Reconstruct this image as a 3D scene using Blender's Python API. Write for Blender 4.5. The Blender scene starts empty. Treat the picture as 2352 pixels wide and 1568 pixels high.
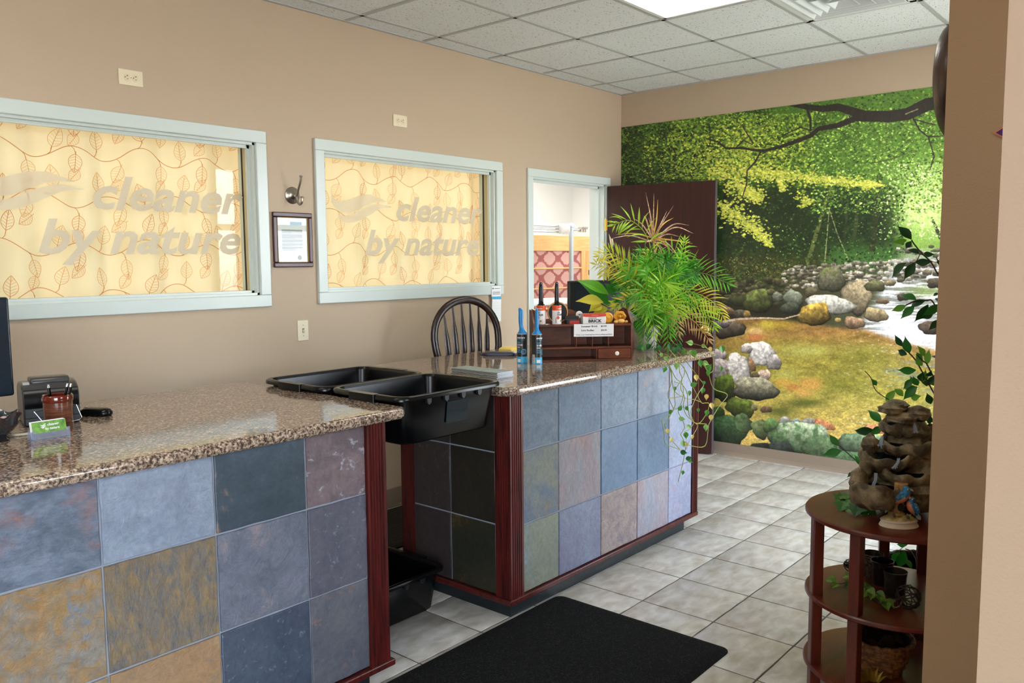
import bpy, bmesh, math, random
import numpy as np
from mathutils import Vector, Matrix
sc = bpy.context.scene
COL = sc.collection
PI = math.pi
random.seed(7)

# ------------------------------------------------------------------ camera
YAW, PIT, ROL, FPX = math.radians(40.51383), math.radians(-5.51787), math.radians(-0.46945), 1905.38
CAM = Vector((-6.0361, -3.9263, 1.5467))
_f = Vector((math.cos(PIT)*math.cos(YAW), math.cos(PIT)*math.sin(YAW), math.sin(PIT)))
_r0 = Vector((math.sin(YAW), -math.cos(YAW), 0)); _u0 = _r0.cross(_f)
_r = math.cos(ROL)*_r0 + math.sin(ROL)*_u0
_u = -math.sin(ROL)*_r0 + math.cos(ROL)*_u0
cd = bpy.data.cameras.new('camera'); cam = bpy.data.objects.new('camera', cd); COL.objects.link(cam)
cam.matrix_world = Matrix(((_r.x,_u.x,-_f.x,CAM.x),(_r.y,_u.y,-_f.y,CAM.y),(_r.z,_u.z,-_f.z,CAM.z),(0,0,0,1)))
cd.sensor_width = 36.0; cd.lens = FPX/2352*36; cd.clip_start = 0.02; cd.clip_end = 200
sc.camera = cam
def at(px, py, ax, val):
    """the point on the plane <axis ax> = val that the photo shows at (px, py)"""
    d = _f + _r*((px-1176)/FPX) - _u*((py-784)/FPX)
    return CAM + d*((val-CAM[ax])/d[ax])

# ------------------------------------------------------------------ light and exposure
sc.view_settings.view_transform = 'Standard'; sc.view_settings.look = 'None'
sc.view_settings.exposure = 0.36; sc.view_settings.gamma = 1.0
sc.view_settings.use_curve_mapping = False
SKY = 15.0
w = bpy.data.worlds.new('sky'); sc.world = w; w.use_nodes = True
wn = w.node_tree.nodes; wl = w.node_tree.links
bg = wn['Background']; bg.inputs[1].default_value = SKY
tcw = wn.new('ShaderNodeTexCoord'); sx = wn.new('ShaderNodeSeparateXYZ'); rp = wn.new('ShaderNodeValToRGB')
wl.new(tcw.outputs['Generated'], sx.inputs[0]); 
# overcast-bright sky above the horizon, pale sunlit paving below it
rp.color_ramp.elements[0].position = 0.0; rp.color_ramp.elements[0].color = (0.56,0.55,0.53,1)
rp.color_ramp.elements[1].position = 1.0; rp.color_ramp.elements[1].color = (0.56,0.76,1.0,1)
e_ = rp.color_ramp.elements.new(.49); e_.color = (0.56,0.55,0.53,1); e_ = rp.color_ramp.elements.new(.51); e_.color = (0.84,0.92,1.0,1)
mrw = wn.new('ShaderNodeMapRange'); mrw.inputs[1].default_value = -1.; mrw.inputs[2].default_value = 1.
wl.new(sx.outputs['Z'], mrw.inputs[0]); wl.new(mrw.outputs[0], rp.inputs[0]); wl.new(rp.outputs[0], bg.inputs[0])
def portal(name, loc, rot, sx_, sy_):
    l = bpy.data.lights.new(name, 'AREA'); l.shape = 'RECTANGLE'; l.size = sx_; l.size_y = sy_
    l.cycles.is_portal = True
    o = bpy.data.objects.new(name, l); COL.objects.link(o); o.location = loc; o.rotation_euler = rot
def area(name, loc, rot, sx_, sy_, e, col):
    l = bpy.data.lights.new(name, 'AREA'); l.shape = 'RECTANGLE'; l.size = sx_; l.size_y = sy_
    l.energy = e; l.color = col
    o = bpy.data.objects.new(name, l); COL.objects.link(o); o.location = loc; o.rotation_euler = rot
portal('daylight_portal', (-1.03,-3.5,1.415), (-PI/2,PI,0), 1.28, 2.23)
portal('daylight_portal', (-7.6,-5.08,1.45), (-PI/2,PI,0), 2.4, 2.3)
portal('daylight_portal', (-4.38,-5.08,2.2), (-PI/2,PI,0), .92, .7)
area('back_room_lamp', (-3.0,2.1,2.90), (0,0,0), 5.0, 2.4, 158, (1.0,0.97,0.93))
area('back_room_lamp', (0.9,1.3,2.90), (0,0,0), 1.6, 1.2, 95, (1.0,0.97,0.93))

# ------------------------------------------------------------------ helpers: materials
def lin(c):
    def f(v):
        v /= 255.0
        return v/12.92 if v <= .04045 else ((v+.055)/1.055)**2.4
    return (f(c[0]), f(c[1]), f(c[2]), 1)
_M = {}
def M(name, col, rough=.5, metal=0., col2=None, nscale=8., nstretch=(1,1,1), bump=0., bscale=40., coat=0., emit=0., trans=0., rnd=0., spec=.5, lo=.35, hi=.65, bstretch=None, detail=4., coord='world'):
    """procedural material: two sRGB colours mixed by noise, optional bump, leaf translucency"""
    if name in _M: return _M[name]
    m = bpy.data.materials.new(name); m.use_nodes = True; _M[name] = m
    nt = m.node_tree; N = nt.nodes; L = nt.links; b = N['Principled BSDF']
    b.inputs['Roughness'].default_value = rough; b.inputs['Metallic'].default_value = metal
    b.inputs['Specular IOR Level'].default_value = spec
    b.inputs['Coat Weight'].default_value = coat; b.inputs['Coat Roughness'].default_value = .08
    b.inputs['Base Color'].default_value = lin(col)
    out = None
    if coord == 'world': src = N.new('ShaderNodeNewGeometry').outputs['Position']
    else: src = N.new('ShaderNodeTexCoord').outputs['Object']
    def mapped(s):
        mp = N.new('ShaderNodeMapping'); mp.inputs['Scale'].default_value = s; L.new(src, mp.inputs[0]); return mp.outputs[0]
    def noise(vec, sc_, det=4., dist=0.):
        n = N.new('ShaderNodeTexNoise'); n.inputs['Scale'].default_value = sc_; n.inputs['Detail'].default_value = det
        n.inputs['Distortion'].default_value = dist; L.new(vec, n.inputs['Vector']); return n.outputs['Fac']
    if col2 is not None:
        r = N.new('ShaderNodeValToRGB'); L.new(noise(mapped(nstretch), nscale, detail, .4), r.inputs[0])
        r.color_ramp.elements[0].position = lo; r.color_ramp.elements[0].color = lin(col)
        r.color_ramp.elements[1].position = hi; r.color_ramp.elements[1].color = lin(col2)
        out = r.outputs[0]
    if rnd > 0:
        oi = N.new('ShaderNodeObjectInfo'); hs = N.new('ShaderNodeHueSaturation')
        mr = N.new('ShaderNodeMapRange'); mr.inputs[3].default_value = 1-rnd; mr.inputs[4].default_value = 1+rnd
        L.new(oi.outputs['Random'], mr.inputs[0]); L.new(mr.outputs[0], hs.inputs['Value'])
        if out is not None: L.new(out, hs.inputs['Color'])
        else: hs.inputs['Color'].default_value = lin(col)
        out = hs.outputs[0]
    if out is not None: L.new(out, b.inputs['Base Color'])
    if bump > 0:
        bp = N.new('ShaderNodeBump'); bp.inputs['Strength'].default_value = bump; bp.inputs['Distance'].default_value = .01
        L.new(noise(mapped(bstretch or nstretch), bscale, 6.), bp.inputs['Height']); L.new(bp.outputs[0], b.inputs['Normal'])
    if emit > 0:
        b.inputs['Emission Color'].default_value = lin(col); b.inputs['Emission Strength'].default_value = emit
    if trans > 0:
        t = N.new('ShaderNodeBsdfTranslucent'); mx = N.new('ShaderNodeMixShader'); mx.inputs[0].default_value = trans
        t.inputs['Color'].default_value = lin(col)
        if out is not None: L.new(out, t.inputs['Color'])
        L.new(b.outputs[0], mx.inputs[1]); L.new(t.outputs[0], mx.inputs[2]); L.new(mx.outputs[0], N['Material Output'].inputs[0])
    return m
def glass_mat(name, tint=(255,255,255), rough=.0, body=.0, ior=1.45):
    if name in _M: return _M[name]
    m = bpy.data.materials.new(name); m.use_nodes = True; _M[name] = m
    nt = m.node_tree; N = nt.nodes; L = nt.links; N.remove(N['Principled BSDF'])
    t = N.new('ShaderNodeBsdfTransparent'); t.inputs[0].default_value = lin(tint)
    g = N.new('ShaderNodeBsdfGlossy'); g.inputs['Roughness'].default_value = rough
    f = N.new('ShaderNodeFresnel'); f.inputs[0].default_value = ior
    ge = N.new('ShaderNodeNewGeometry'); iv_ = N.new('ShaderNodeMath'); iv_.operation = 'SUBTRACT'; iv_.inputs[0].default_value = 1.; L.new(ge.outputs['Backfacing'], iv_.inputs[1])
    fm_ = N.new('ShaderNodeMath'); fm_.operation = 'MULTIPLY'; L.new(f.outputs[0], fm_.inputs[0]); L.new(iv_.outputs[0], fm_.inputs[1])
    mx = N.new('ShaderNodeMixShader'); L.new(fm_.outputs[0], mx.inputs[0]); L.new(t.outputs[0], mx.inputs[1]); L.new(g.outputs[0], mx.inputs[2])
    last = mx.outputs[0]
    if body > 0:
        d = N.new('ShaderNodeBsdfDiffuse'); d.inputs[0].default_value = lin(tint); m2 = N.new('ShaderNodeMixShader'); m2.inputs[0].default_value = body
        L.new(last, m2.inputs[1]); L.new(d.outputs[0], m2.inputs[2]); last = m2.outputs[0]
    L.new(last, N['Material Output'].inputs[0]); return m

# ------------------------------------------------------------------ helpers: geometry
class MB:
    def __init__(s): s.v = []; s.f = []; s.mi = []
    def add(s, vs, fs, mi=0):
        o = len(s.v); s.v += [tuple(v) for v in vs]; s.f += [tuple(i+o for i in f) for f in fs]; s.mi += [mi]*len(fs); return s
    def box(s, x0, y0, z0, x1, y1, z1, mat=None, mi=0):
        vs = [Vector((x,y,z)) for z in (z0,z1) for y in (y0,y1) for x in (x0,x1)]
        if mat is not None: vs = [mat @ v for v in vs]
        return s.add(vs, [(0,2,3,1),(4,5,7,6),(0,1,5,4),(2,6,7,3),(0,4,6,2),(1,3,7,5)], mi)
    def prism(s, poly, a, b, axis='z', mat=None, mi=0):
        n = len(poly)
        def P(p, h):
            v = {'z':(p[0],p[1],h),'y':(p[0],h,p[1]),'x':(h,p[0],p[1])}[axis]
            v = Vector(v); return mat @ v if mat is not None else v
        vs = [P(p,a) for p in poly]+[P(p,b) for p in poly]
        return s.add(vs, [tuple(range(n-1,-1,-1)), tuple(range(n,2*n))]+[(i,(i+1)%n,n+(i+1)%n,n+i) for i in range(n)], mi)
    def tube(s, pts, rad, seg=8, flat=1., cap=True, up=None, mi=0):
        pts = [Vector(p) for p in pts]; n = len(pts)
        if not hasattr(rad, '__len__'): rad = [rad]*n
        T = [(pts[min(i+1,n-1)]-pts[max(i-1,0)]).normalized() for i in range(n)]
        a = Vector(up) if up else (Vector((0,0,1)) if abs(T[0].z) < .9 else Vector((1,0,0)))
        nrm = (a - T[0]*a.dot(T[0])).normalized(); vs = []
        for i in range(n):
            nrm = (nrm - T[i]*nrm.dot(T[i]))
            nrm = nrm.normalized() if nrm.length > 1e-6 else T[i].orthogonal().normalized()
            bn = T[i].cross(nrm)
            for k in range(seg):
                t = 2*PI*k/seg; vs.append(pts[i] + nrm*(math.cos(t)*rad[i]*flat) + bn*(math.sin(t)*rad[i]))
        fs = [(i*seg+k, i*seg+(k+1)%seg, (i+1)*seg+(k+1)%seg, (i+1)*seg+k) for i in range(n-1) for k in range(seg)]
        if cap: fs += [tuple(range(seg-1,-1,-1)), tuple(range((n-1)*seg, n*seg))]
        return s.add(vs, fs, mi)
    def lathe(s, prof, c=(0,0,0), seg=24, mat=None, sx=1., sy=1., mi=0, dis=None):
        c = Vector(c); vs = []; n = len(prof)
        for r, z in prof:
            for k in range(seg):
                t = 2*PI*k/seg; v = Vector((r*sx*math.cos(t), r*sy*math.sin(t), z))
                if dis: v = dis(v)
                v = v + c
                vs.append(mat @ v if mat is not None else v)
        fs = [(i*seg+k, i*seg+(k+1)%seg, (i+1)*seg+(k+1)%seg, (i+1)*seg+k) for i in range(n-1) for k in range(seg)]
        if prof[0][0] > 1e-5: fs.append(tuple(range(seg-1,-1,-1)))
        if prof[-1][0] > 1e-5: fs.append(tuple(range((n-1)*seg, n*seg)))
        return s.add(vs, fs, mi)
    def ball(s, c, r, seg=10, ring=7, mat=None, dis=None, mi=0):
        if not hasattr(r, '__len__'): r = (r,r,r)
        c = Vector(c); vs = []
        for i in range(ring+1):
            p = PI*i/ring
            for k in range(seg):
                t = 2*PI*k/seg; v = Vector((math.sin(p)*math.cos(t), math.sin(p)*math.sin(t), -math.cos(p)))
                d = dis(v) if dis else 1.
                v = Vector((v.x*r[0]*d, v.y*r[1]*d, v.z*r[2]*d))
                if mat is not None: v = mat @ v
                vs.append(v + c)
        return s.add(vs, [(i*seg+k, i*seg+(k+1)%seg, (i+1)*seg+(k+1)%seg, (i+1)*seg+k) for i in range(ring) for k in range(seg)], mi)
    def loft(s, rings, close=True, caps=(True,True), mi=0):
        n = len(rings[0]); vs = [v for r in rings for v in r]; fs = []
        for i in range(len(rings)-1):
            for k in range(n if close else n-1):
                fs.append((i*n+k, i*n+(k+1)%n, (i+1)*n+(k+1)%n, (i+1)*n+k))
        if caps[0]: fs.append(tuple(range(n-1,-1,-1)))
        if caps[1]: fs.append(tuple(range((len(rings)-1)*n, len(rings)*n)))
        return s.add(vs, fs, mi)
    def leaf(s, a, b, width, nrm, bend=0., fold=.15, shape=(.0,.55,1.,.85,.45,0.), mi=0):
        """a pointed leaf from a to b with a folded midrib"""
        a = Vector(a); b = Vector(b); d = b-a; L = d.length
        if L < 1e-5: return s
        d = d/L; n = Vector(nrm); n = n - d*n.dot(d)
        n = n.normalized() if n.length > 1e-4 else d.orthogonal().normalized()
        sd = d.cross(n); k = len(shape); vs = []
        for i, wv in enumerate(shape):
            t = i/(k-1); c = a + d*(L*t) + n*(bend*L*4*t*(1-t)); hw = wv*width/2
            vs += [c - sd*hw + n*(hw*fold*2), c, c + sd*hw + n*(hw*fold*2)]
        fs = []
        for i in range(k-1):
            fs += [(3*i,3*i+1,3*i+4,3*i+3),(3*i+1,3*i+2,3*i+5,3*i+4)]
        return s.add(vs, fs, mi)
    def build(s, name, mat, parent=None, smooth=False, bevel=0., seg=2, ang=40., inv=None):
        me = bpy.data.meshes.new(name); me.from_pydata(s.v, [], s.f); 
        bm = bmesh.new(); bm.from_mesh(me); bmesh.ops.remove_doubles(bm, verts=bm.verts, dist=1e-6)
        bmesh.ops.recalc_face_normals(bm, faces=bm.faces); bm.to_mesh(me); bm.free()
        for m in (mat if isinstance(mat, (list,tuple)) else [mat]): me.materials.append(m)
        if isinstance(mat, (list,tuple)) and len(me.polygons) == len(s.mi): me.polygons.foreach_set('material_index', s.mi)
        if smooth or bevel:
            me.polygons.foreach_set('use_smooth', [True]*len(me.polygons)); me.set_sharp_from_angle(angle=math.radians(ang))
        o = bpy.data.objects.new(name, me); COL.objects.link(o)
        if bevel:
            bv = o.modifiers.new('bevel', 'BEVEL'); bv.width = bevel; bv.segments = seg; bv.limit_method = 'ANGLE'; bv.angle_limit = math.radians(35)
            bv.harden_normals = False
        if parent is not None: adopt(o, parent)
        return o
_W = {}
def thing(name, label, cat, loc=(0,0,0), rz=0., group=None, local=True):
    o = bpy.data.objects.new(name, None); COL.objects.link(o); o.empty_display_size = .05
    o.location = loc; o.rotation_euler = (0,0,rz); o['label'] = label; o['category'] = cat
    if group: o['group'] = group
    if local: LOCAL.add(o.name)
    _W[o.name] = Matrix.Translation(Vector(loc)) @ Matrix.Rotation(rz,4,'Z')
    return o
LOCAL = set()
def adopt(o, parent):
    o.parent = parent
    if parent.name not in LOCAL and parent.name in _W: o.matrix_parent_inverse = _W[parent.name].inverted()
    return o
def tag(o, label, cat, group=None, kind=None):
    o['label'] = label; o['category'] = cat
    if group: o['group'] = group
    if kind: o['kind'] = kind
    return o
def struct(o, label, cat): 
    o['kind'] = 'structure'; o['label'] = label; o['category'] = cat; return o
def dup(root, loc=None, rz=None, label=None, group=None):
    r = root.copy(); COL.objects.link(r)
    if loc is not None: r.location = loc
    if rz is not None: r.rotation_euler = (0,0,rz)
    if label: r['label'] = label
    if group: r['group'] = group
    for ch in list(root.children):
        c = ch.copy(); COL.objects.link(c); c.parent = r
        for g in list(ch.children):
            d = g.copy(); COL.objects.link(d); d.parent = c
    return r
def rr(cx, cy, hx, hy, r, z, n=5):
    """rounded rectangle ring"""
    out = []
    for sx_, sy_, a0 in ((1,1,0),(-1,1,90),(-1,-1,180),(1,-1,270)):
        for k in range(n):
            a = math.radians(a0 + 90*k/(n-1)); out.append(Vector((cx+sx_*(hx-r)+r*math.cos(a), cy+sy_*(hy-r)+r*math.sin(a), z)))
    return out
def text(name, body, height, mat, mw, parent=None, shear=0., bold=0., depth=.0005, width=None, cyl=None, align='LEFT'):
    """flat lettering as a mesh; height = cap height, mw = matrix (local x right, y up, z out)"""
    cu = bpy.data.curves.new(name, 'FONT'); cu.body = body; cu.size = height/.69; cu.shear = shear; cu.offset = bold*height*2; cu.extrude = depth; cu.resolution_u = 3
    cu.align_x = align
    to = bpy.data.objects.new(name, cu); COL.objects.link(to)
    dg = bpy.context.evaluated_depsgraph_get(); me = bpy.data.meshes.new_from_object(to.evaluated_get(dg))
    bpy.data.objects.remove(to); me.name = name
    n = len(me.vertices); co = np.empty(n*3); me.vertices.foreach_get('co', co); co = co.reshape(-1,3)
    if width:
        co[:,0] *= width/max(1e-6, co[:,0].max()-co[:,0].min())
    if cyl:
        R0, a0 = cyl
        if n: 
            a = a0 + co[:,0]/R0; rr_ = R0 + co[:,2]; co = np.stack([rr_*np.cos(a), rr_*np.sin(a), co[:,1]], 1)
    me.vertices.foreach_set('co', co.ravel().astype('f')); me.update()
    me.materials.clear(); me.materials.append(mat)
    me.transform(mw)
    o = bpy.data.objects.new(name, me); COL.objects.link(o)
    if parent is not None: adopt(o, parent)
    return o
def frame(o, x, y, z=None):
    """matrix from origin, x axis, y axis"""
    x = Vector(x).normalized(); y = Vector(y); y = (y - x*y.dot(x)).normalized(); zz = x.cross(y)
    return Matrix(((x.x,y.x,zz.x,o[0]),(x.y,y.y,zz.y,o[1]),(x.z,y.z,zz.z,o[2]),(0,0,0,1)))
def bez(pts, n=12):
    """smooth (Catmull-Rom) path through points"""
    P = [Vector(p) for p in pts]; P = [P[0]*2-P[1]] + P + [P[-1]*2-P[-2]]; out = []
    m = len(P)-3
    for i in range(m):
        a,b,c,d = P[i:i+4]
        for k in range(n):
            t = k/n; out.append(.5*((2*b)+(c-a)*t+(2*a-5*b+4*c-d)*t*t+(3*b-a-3*c+d)*t**3))
    out.append(P[-2]); return out
# ------------------------------------------------------------------ materials of the room
TAN = M('tan_wall_paint', (193,173,149), .55, bump=.12, bscale=260, spec=.3)
TAND = M('vinyl_baseboard', (150,132,116), .45)
MINT = M('pale_mint_gloss_paint', (209,219,214), .28, bump=.05, bscale=90, nstretch=(.3,1,1))
WHITEW = M('white_wall_paint', (226,226,222), .6, bump=.06, bscale=150)
BLACKP = M('black_plastic', (6,7,9), .22, bump=.04, bscale=600, spec=.3)
BLACKM = M('matte_black_plastic', (22,24,27), .42)
IVORY = M('ivory_plastic', (232,220,190), .35)
DARK = M('dark_slot', (20,18,16), .6)
WHITE = M('white_plastic', (235,235,235), .35)
PAPER = M('white_paper', (238,238,238), .7)
INK = M('black_ink', (25,25,28), .7)
STEEL = M('brushed_nickel', (178,172,162), .28, 1.)
CHROME = M('chrome_tube', (205,212,220), .16, 1.)
BRASS = M('brass', (214,178,105), .3, 1.)
H = 2.927
A4, B0, G = .4677, .1654, .61
X0, Y0 = -9.0, -5.0
# ------------------------------------------------------------------ floor: grout bed and ceramic tiles
GROUT = M('dark_grout', (88,80,74), .8, bump=.2, bscale=300)
TILE = M('mottled_ceramic_tile', (178,169,157), .3, col2=(213,209,202), nscale=13, nstretch=(.8,1.5,1), bump=.14, bscale=22, rnd=.035, lo=.32, hi=.66, bstretch=(.7,1.6,1), detail=9.)
floor = struct(MB().box(X0,Y0,-.08,3.2,2.9,-.004).build('floor', GROUT), 'pale ceramic tile floor with dark grout joints', 'floor')
FT, TX, TY = .3533, -.3989, -1.2871
tm = None
for i in range(-2, 15):
    for j in range(-4, 8):
        x1 = TX - FT*i - .004; x0 = x1 - FT + .008; y1 = TY - FT*j - .004; y0 = y1 - FT + .008
        if y0 < -3.45 and x1 > -3.9: continue
        if x0 > -.02 or y0 > -.02: continue
        b = MB(); n = 6; ring = []
        random.seed(i*31+j)
        for (ax,ay,bx,by) in ((x0,y0,x1,y0),(x1,y0,x1,y1),(x1,y1,x0,y1),(x0,y1,x0,y0)):
            for k in range(n):
                t = k/n; q = random.uniform(-.0016,.0016) if k else 0
                px, py = ax+(bx-ax)*t, ay+(by-ay)*t
                if ax == bx: px += q
                else: py += q
                ring.append((min(px,-.004), min(py,-.004)))
        cx, cy = (x0+min(x1,0))/2, (y0+min(y1,0))/2
        ins = [(p[0]+(cx-p[0])*.02, p[1]+(cy-p[1])*.02) for p in ring]
        b.loft([[Vector((p[0],p[1],-.006)) for p in ring],[Vector((p[0],p[1],-.0015)) for p in ring],[Vector((p[0],p[1],0)) for p in ins]])
        b.build('floor_tile', TILE, floor, smooth=True, ang=25)
# ------------------------------------------------------------------ walls
def wall_boxes(mb, u0, u1, z0, z1, holes, mk):
    """a wall with rectangular holes (u0,u1,z0,z1) as boxes"""
    us = sorted(set([u0,u1]+[h[0] for h in holes]+[h[1] for h in holes]))
    for a, b in zip(us, us[1:]):
        hs = sorted([h for h in holes if h[0] <= a+1e-6 and h[1] >= b-1e-6], key=lambda h: h[2])
        z = z0
        for h in hs:
            if h[2] > z+1e-6: mk(mb, a, b, z, h[2])
            z = h[3]
        if z < z1-1e-6: mk(mb, a, b, z, z1)
W1 = (-5.55,-3.525,1.378,2.180); W2 = (-3.085,-1.612,1.378,2.180); D1 = (-1.205,-.245,0.,2.168)
b = MB(); wall_boxes(b, X0, 0.0, 0, H+.1, [W1,W2,D1], lambda m,a,c,z,q: m.box(a,0,z,c,.145,q))
wb = struct(b.build('wall_back', TAN), 'tan painted back wall with two interior windows', 'wall')
wr = struct(MB().box(0,-3.6,0,.14,0.145,H+.1).build('wall_right', TAN), 'tan wall behind the forest mural', 'wall')
b = MB(); wall_boxes(b, -3.9, 0, 0, H+.1, [(-1.67,-.39,.3,2.53)], lambda m,a,c,z,q: m.box(a,-3.6,z,c,-3.42,q))
b.box(-3.9,-5.15,0,-3.75,-3.6,H+.1)
TANB = M('shade_darkened_wall_paint', (166,134,100), .55, bump=.12, bscale=260, spec=.3); TANC = M('shade_darkened_pier_paint', (176,152,128), .55, bump=.12, bscale=260, spec=.3)  # wall tan darkened: the shade on wall end and pier is painted in
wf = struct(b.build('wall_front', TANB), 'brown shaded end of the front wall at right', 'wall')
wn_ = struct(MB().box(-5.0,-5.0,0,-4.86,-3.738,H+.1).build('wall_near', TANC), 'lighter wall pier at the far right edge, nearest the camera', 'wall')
b = MB(); wall_boxes(b, X0, -3.9, 0, H+.1, [(-8.8,-6.4,.3,2.6),(-4.84,-3.92,1.85,2.55)], lambda m,a,c,z,q: m.box(a,-5.15,z,c,-5.0,q))
struct(b.build('wall_entrance', TAN), 'wall with shop window behind the camera', 'wall')
struct(MB().box(X0-.15,-5.15,0,X0,2.9,H+.1).build('wall_left', M('bounce_cutting_brown',(120,98,80),.6)), 'left end wall of the shop', 'wall')  # unseen wall given a dark brown to cut bounced light
b = MB(); b.box(X0,2.75,0,3.2,2.9,H+.1); b.box(3.05,.1,0,3.2,2.75,H+.1)
struct(b.build('wall_storeroom', WHITEW), 'white wall of the room behind the doorway', 'wall')
struct(MB().box(.14,.13,0,3.2,.2,H+.1).build('wall_storeroom_near', WHITEW), 'white wall beside the doorway', 'wall')
for nm, xs, ys, lab in (('window_3',(-1.67,-.39),(-3.55,-3.47),'front shop window seen in reflections'),('window_4',(-8.8,-6.4),(-5.1,-5.05),'unseen shop window behind the camera, sized for its daylight'),('window_5',(-4.84,-3.92),(-5.1,-5.05),'added high window in the entrance bay, letting in extra daylight')):  # unseen entrance-wall windows are sized to tune the daylight; the high one is added
    b = MB(); z0, z1 = (.3,2.53) if nm == 'window_3' else (.3,2.6) if nm == 'window_4' else (1.85,2.55)
    for (a,c,e,g) in (() if nm == 'window_5' else ((xs[0],xs[1],1.88,1.94),)) + ((xs[0],xs[1],z0,z0+.05),(xs[0],xs[1],z1-.05,z1),(xs[0],xs[0]+.05,z0,z1),(xs[1]-.05,xs[1],z0,z1)): b.box(a,ys[0],e,c,ys[1],g)
    if nm == 'window_4':
        for q in (-7.62,): b.box(q,ys[0],z0,q+.05,ys[1],z1)
    struct(b.build(nm, M('bronze_window_frame',(70,62,55),.4)), lab, nm.split('_')[0])
# trim, baseboards
b = MB(); b.box(-4.9,-.012,.02,-1.27,0,.125)
struct(b.build('baseboard_back', TAND), 'taupe vinyl baseboard under the windows', 'baseboard')
b = MB(); b.prism([(0,0),(-.022,0),(-.012,.012),(-.006,.03),(-.005,.098),(0,.1)], -3.42, -.02, 'y')
struct(b.build('baseboard_right', TAND), 'taupe vinyl baseboard below the forest mural', 'baseboard')
# ------------------------------------------------------------------ ceiling
GRID = M('ceiling_grid_metal', (176,180,178), .5)
CT = M('fissured_ceiling_tile', (196,200,196), .85)
nt = CT.node_tree; N = nt.nodes; L = nt.links; bs = N['Principled BSDF']
geo = N.new('ShaderNodeNewGeometry'); mp = N.new('ShaderNodeMapping'); mp.inputs['Scale'].default_value = (1,2.2,1); L.new(geo.outputs['Position'], mp.inputs[0])
no = N.new('ShaderNodeTexNoise'); no.inputs['Scale'].default_value = 62; no.inputs['Detail'].default_value = 2; no.inputs['Distortion'].default_value = 1.2; L.new(mp.outputs[0], no.inputs[0])
rm = N.new('ShaderNodeValToRGB'); L.new(no.outputs['Fac'], rm.inputs[0]); rm.color_ramp.interpolation = 'LINEAR'
rm.color_ramp.elements[0].position = .345; rm.color_ramp.elements[0].color = lin((120,122,116)); rm.color_ramp.elements[1].position = .345; rm.color_ramp.elements[1].color = lin((222,228,228)); L.new(rm.outputs[0], bs.inputs['Base Color'])
bp = N.new('ShaderNodeBump'); bp.inputs['Strength'].default_value = .3; bp.inputs['Distance'].default_value = .004; L.new(rm.outputs[0], bp.inputs['Height']); L.new(bp.outputs[0], bs.inputs['Normal'])
ceil = struct(MB().box(X0,Y0-.15,H+.06,3.2,2.9,H+.12).build('ceiling', M('ceiling_slab',(170,170,168),.9)), 'dropped ceiling of fissured white tiles', 'ceiling')
xl = [0.0] + [-A4-G*k for k in range(0, 15)]; yl = [0.0] + [-B0-G*k for k in range(0, 9)]
TROF = {(3,3),(4,3)}; VENT = {(3,4)}
# (i, j) = cell between xl[i-1], xl[i] and yl[j-1], yl[j]
LAMPS = [(4,3)]   # troffer covers two cells (i=4,5)
def cellbox(i, j): return xl[i], xl[i-1], yl[j], yl[j-1]
skip = set()
LAMP_CELLS = [((4,5),4), ((9,10),4), ((13,14),4)]
for (ii, j) in LAMP_CELLS:
    for i in ii: skip.add((i,j))
VC = (3,5); skip.add(VC)
for i in range(1, len(xl)):
    for j in range(1, len(yl)):
        if (i,j) in skip: continue
        x0,x1,y0,y1 = cellbox(i,j)
        if y1 < -3.45 and x1 > -3.9: continue
        b = MB(); e = .010; dz = random.uniform(-.001,.0025)
        b.loft([[Vector((x0+e,y0+e,H+.02+dz)),Vector((x1-e,y0+e,H+.02+dz)),Vector((x1-e,y1-e,H+.02+dz)),Vector((x0+e,y1-e,H+.02+dz))],
                [Vector((x0+e,y0+e,H+.004+dz)),Vector((x1-e,y0+e,H+.004+dz)),Vector((x1-e,y1-e,H+.004+dz)),Vector((x0+e,y1-e,H+.004+dz))]])
        b.build('ceiling_tile', CT, ceil)
b = MB()
for y in yl[1:]: b.box(X0, y-.012, H, 0, y+.012, H+.008)
for x in xl[1:]: b.box(x-.012, -5, H, x+.012, 0, H+.008)
b.box(X0,-.022,H-.002,0,0,H+.008); b.box(-.022,-5,H-.002,0,0,H+.008)
g = b.build('ceiling_grid', GRID, ceil)
# recessed ceiling lamps (one in view, the others behind the camera)
LENS = M('lit_lamp_lens', (255,250,240), .5, emit=5.5)
for n, (ii, j) in enumerate(LAMP_CELLS):
    x0 = xl[max(ii)]; x1 = xl[min(ii)-1]; y0, y1 = yl[j], yl[j-1]
    if n == 0: lab = 'lit rectangular ceiling lamp at the top edge of the photo'
    else: lab = 'lit rectangular ceiling lamp behind the camera over the ' + ['','counter','far counter end','entrance','far entrance'][n]
    t = thing('ceiling_lamp', lab, 'lamp', ((x0+x1)/2,(y0+y1)/2,H), group='recessed ceiling lamps')
    hx, hy = (x1-x0)/2-.012, (y1-y0)/2-.012
    fr = MB()
    for (a,c,d,e) in ((-hx,-hy,hx,-hy+.02),(-hx,hy-.02,hx,hy),(-hx,-hy,-hx+.02,hy),(hx-.02,-hy,hx,hy)): fr.box(a,c,.001,d,e,.03)
    fr.build('lamp_frame', M('white_enamel',(232,232,228),.4), t)
    MB().box(-hx+.02,-hy+.02,.012,hx-.02,hy-.02,.02).build('lens', LENS, t)
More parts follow.
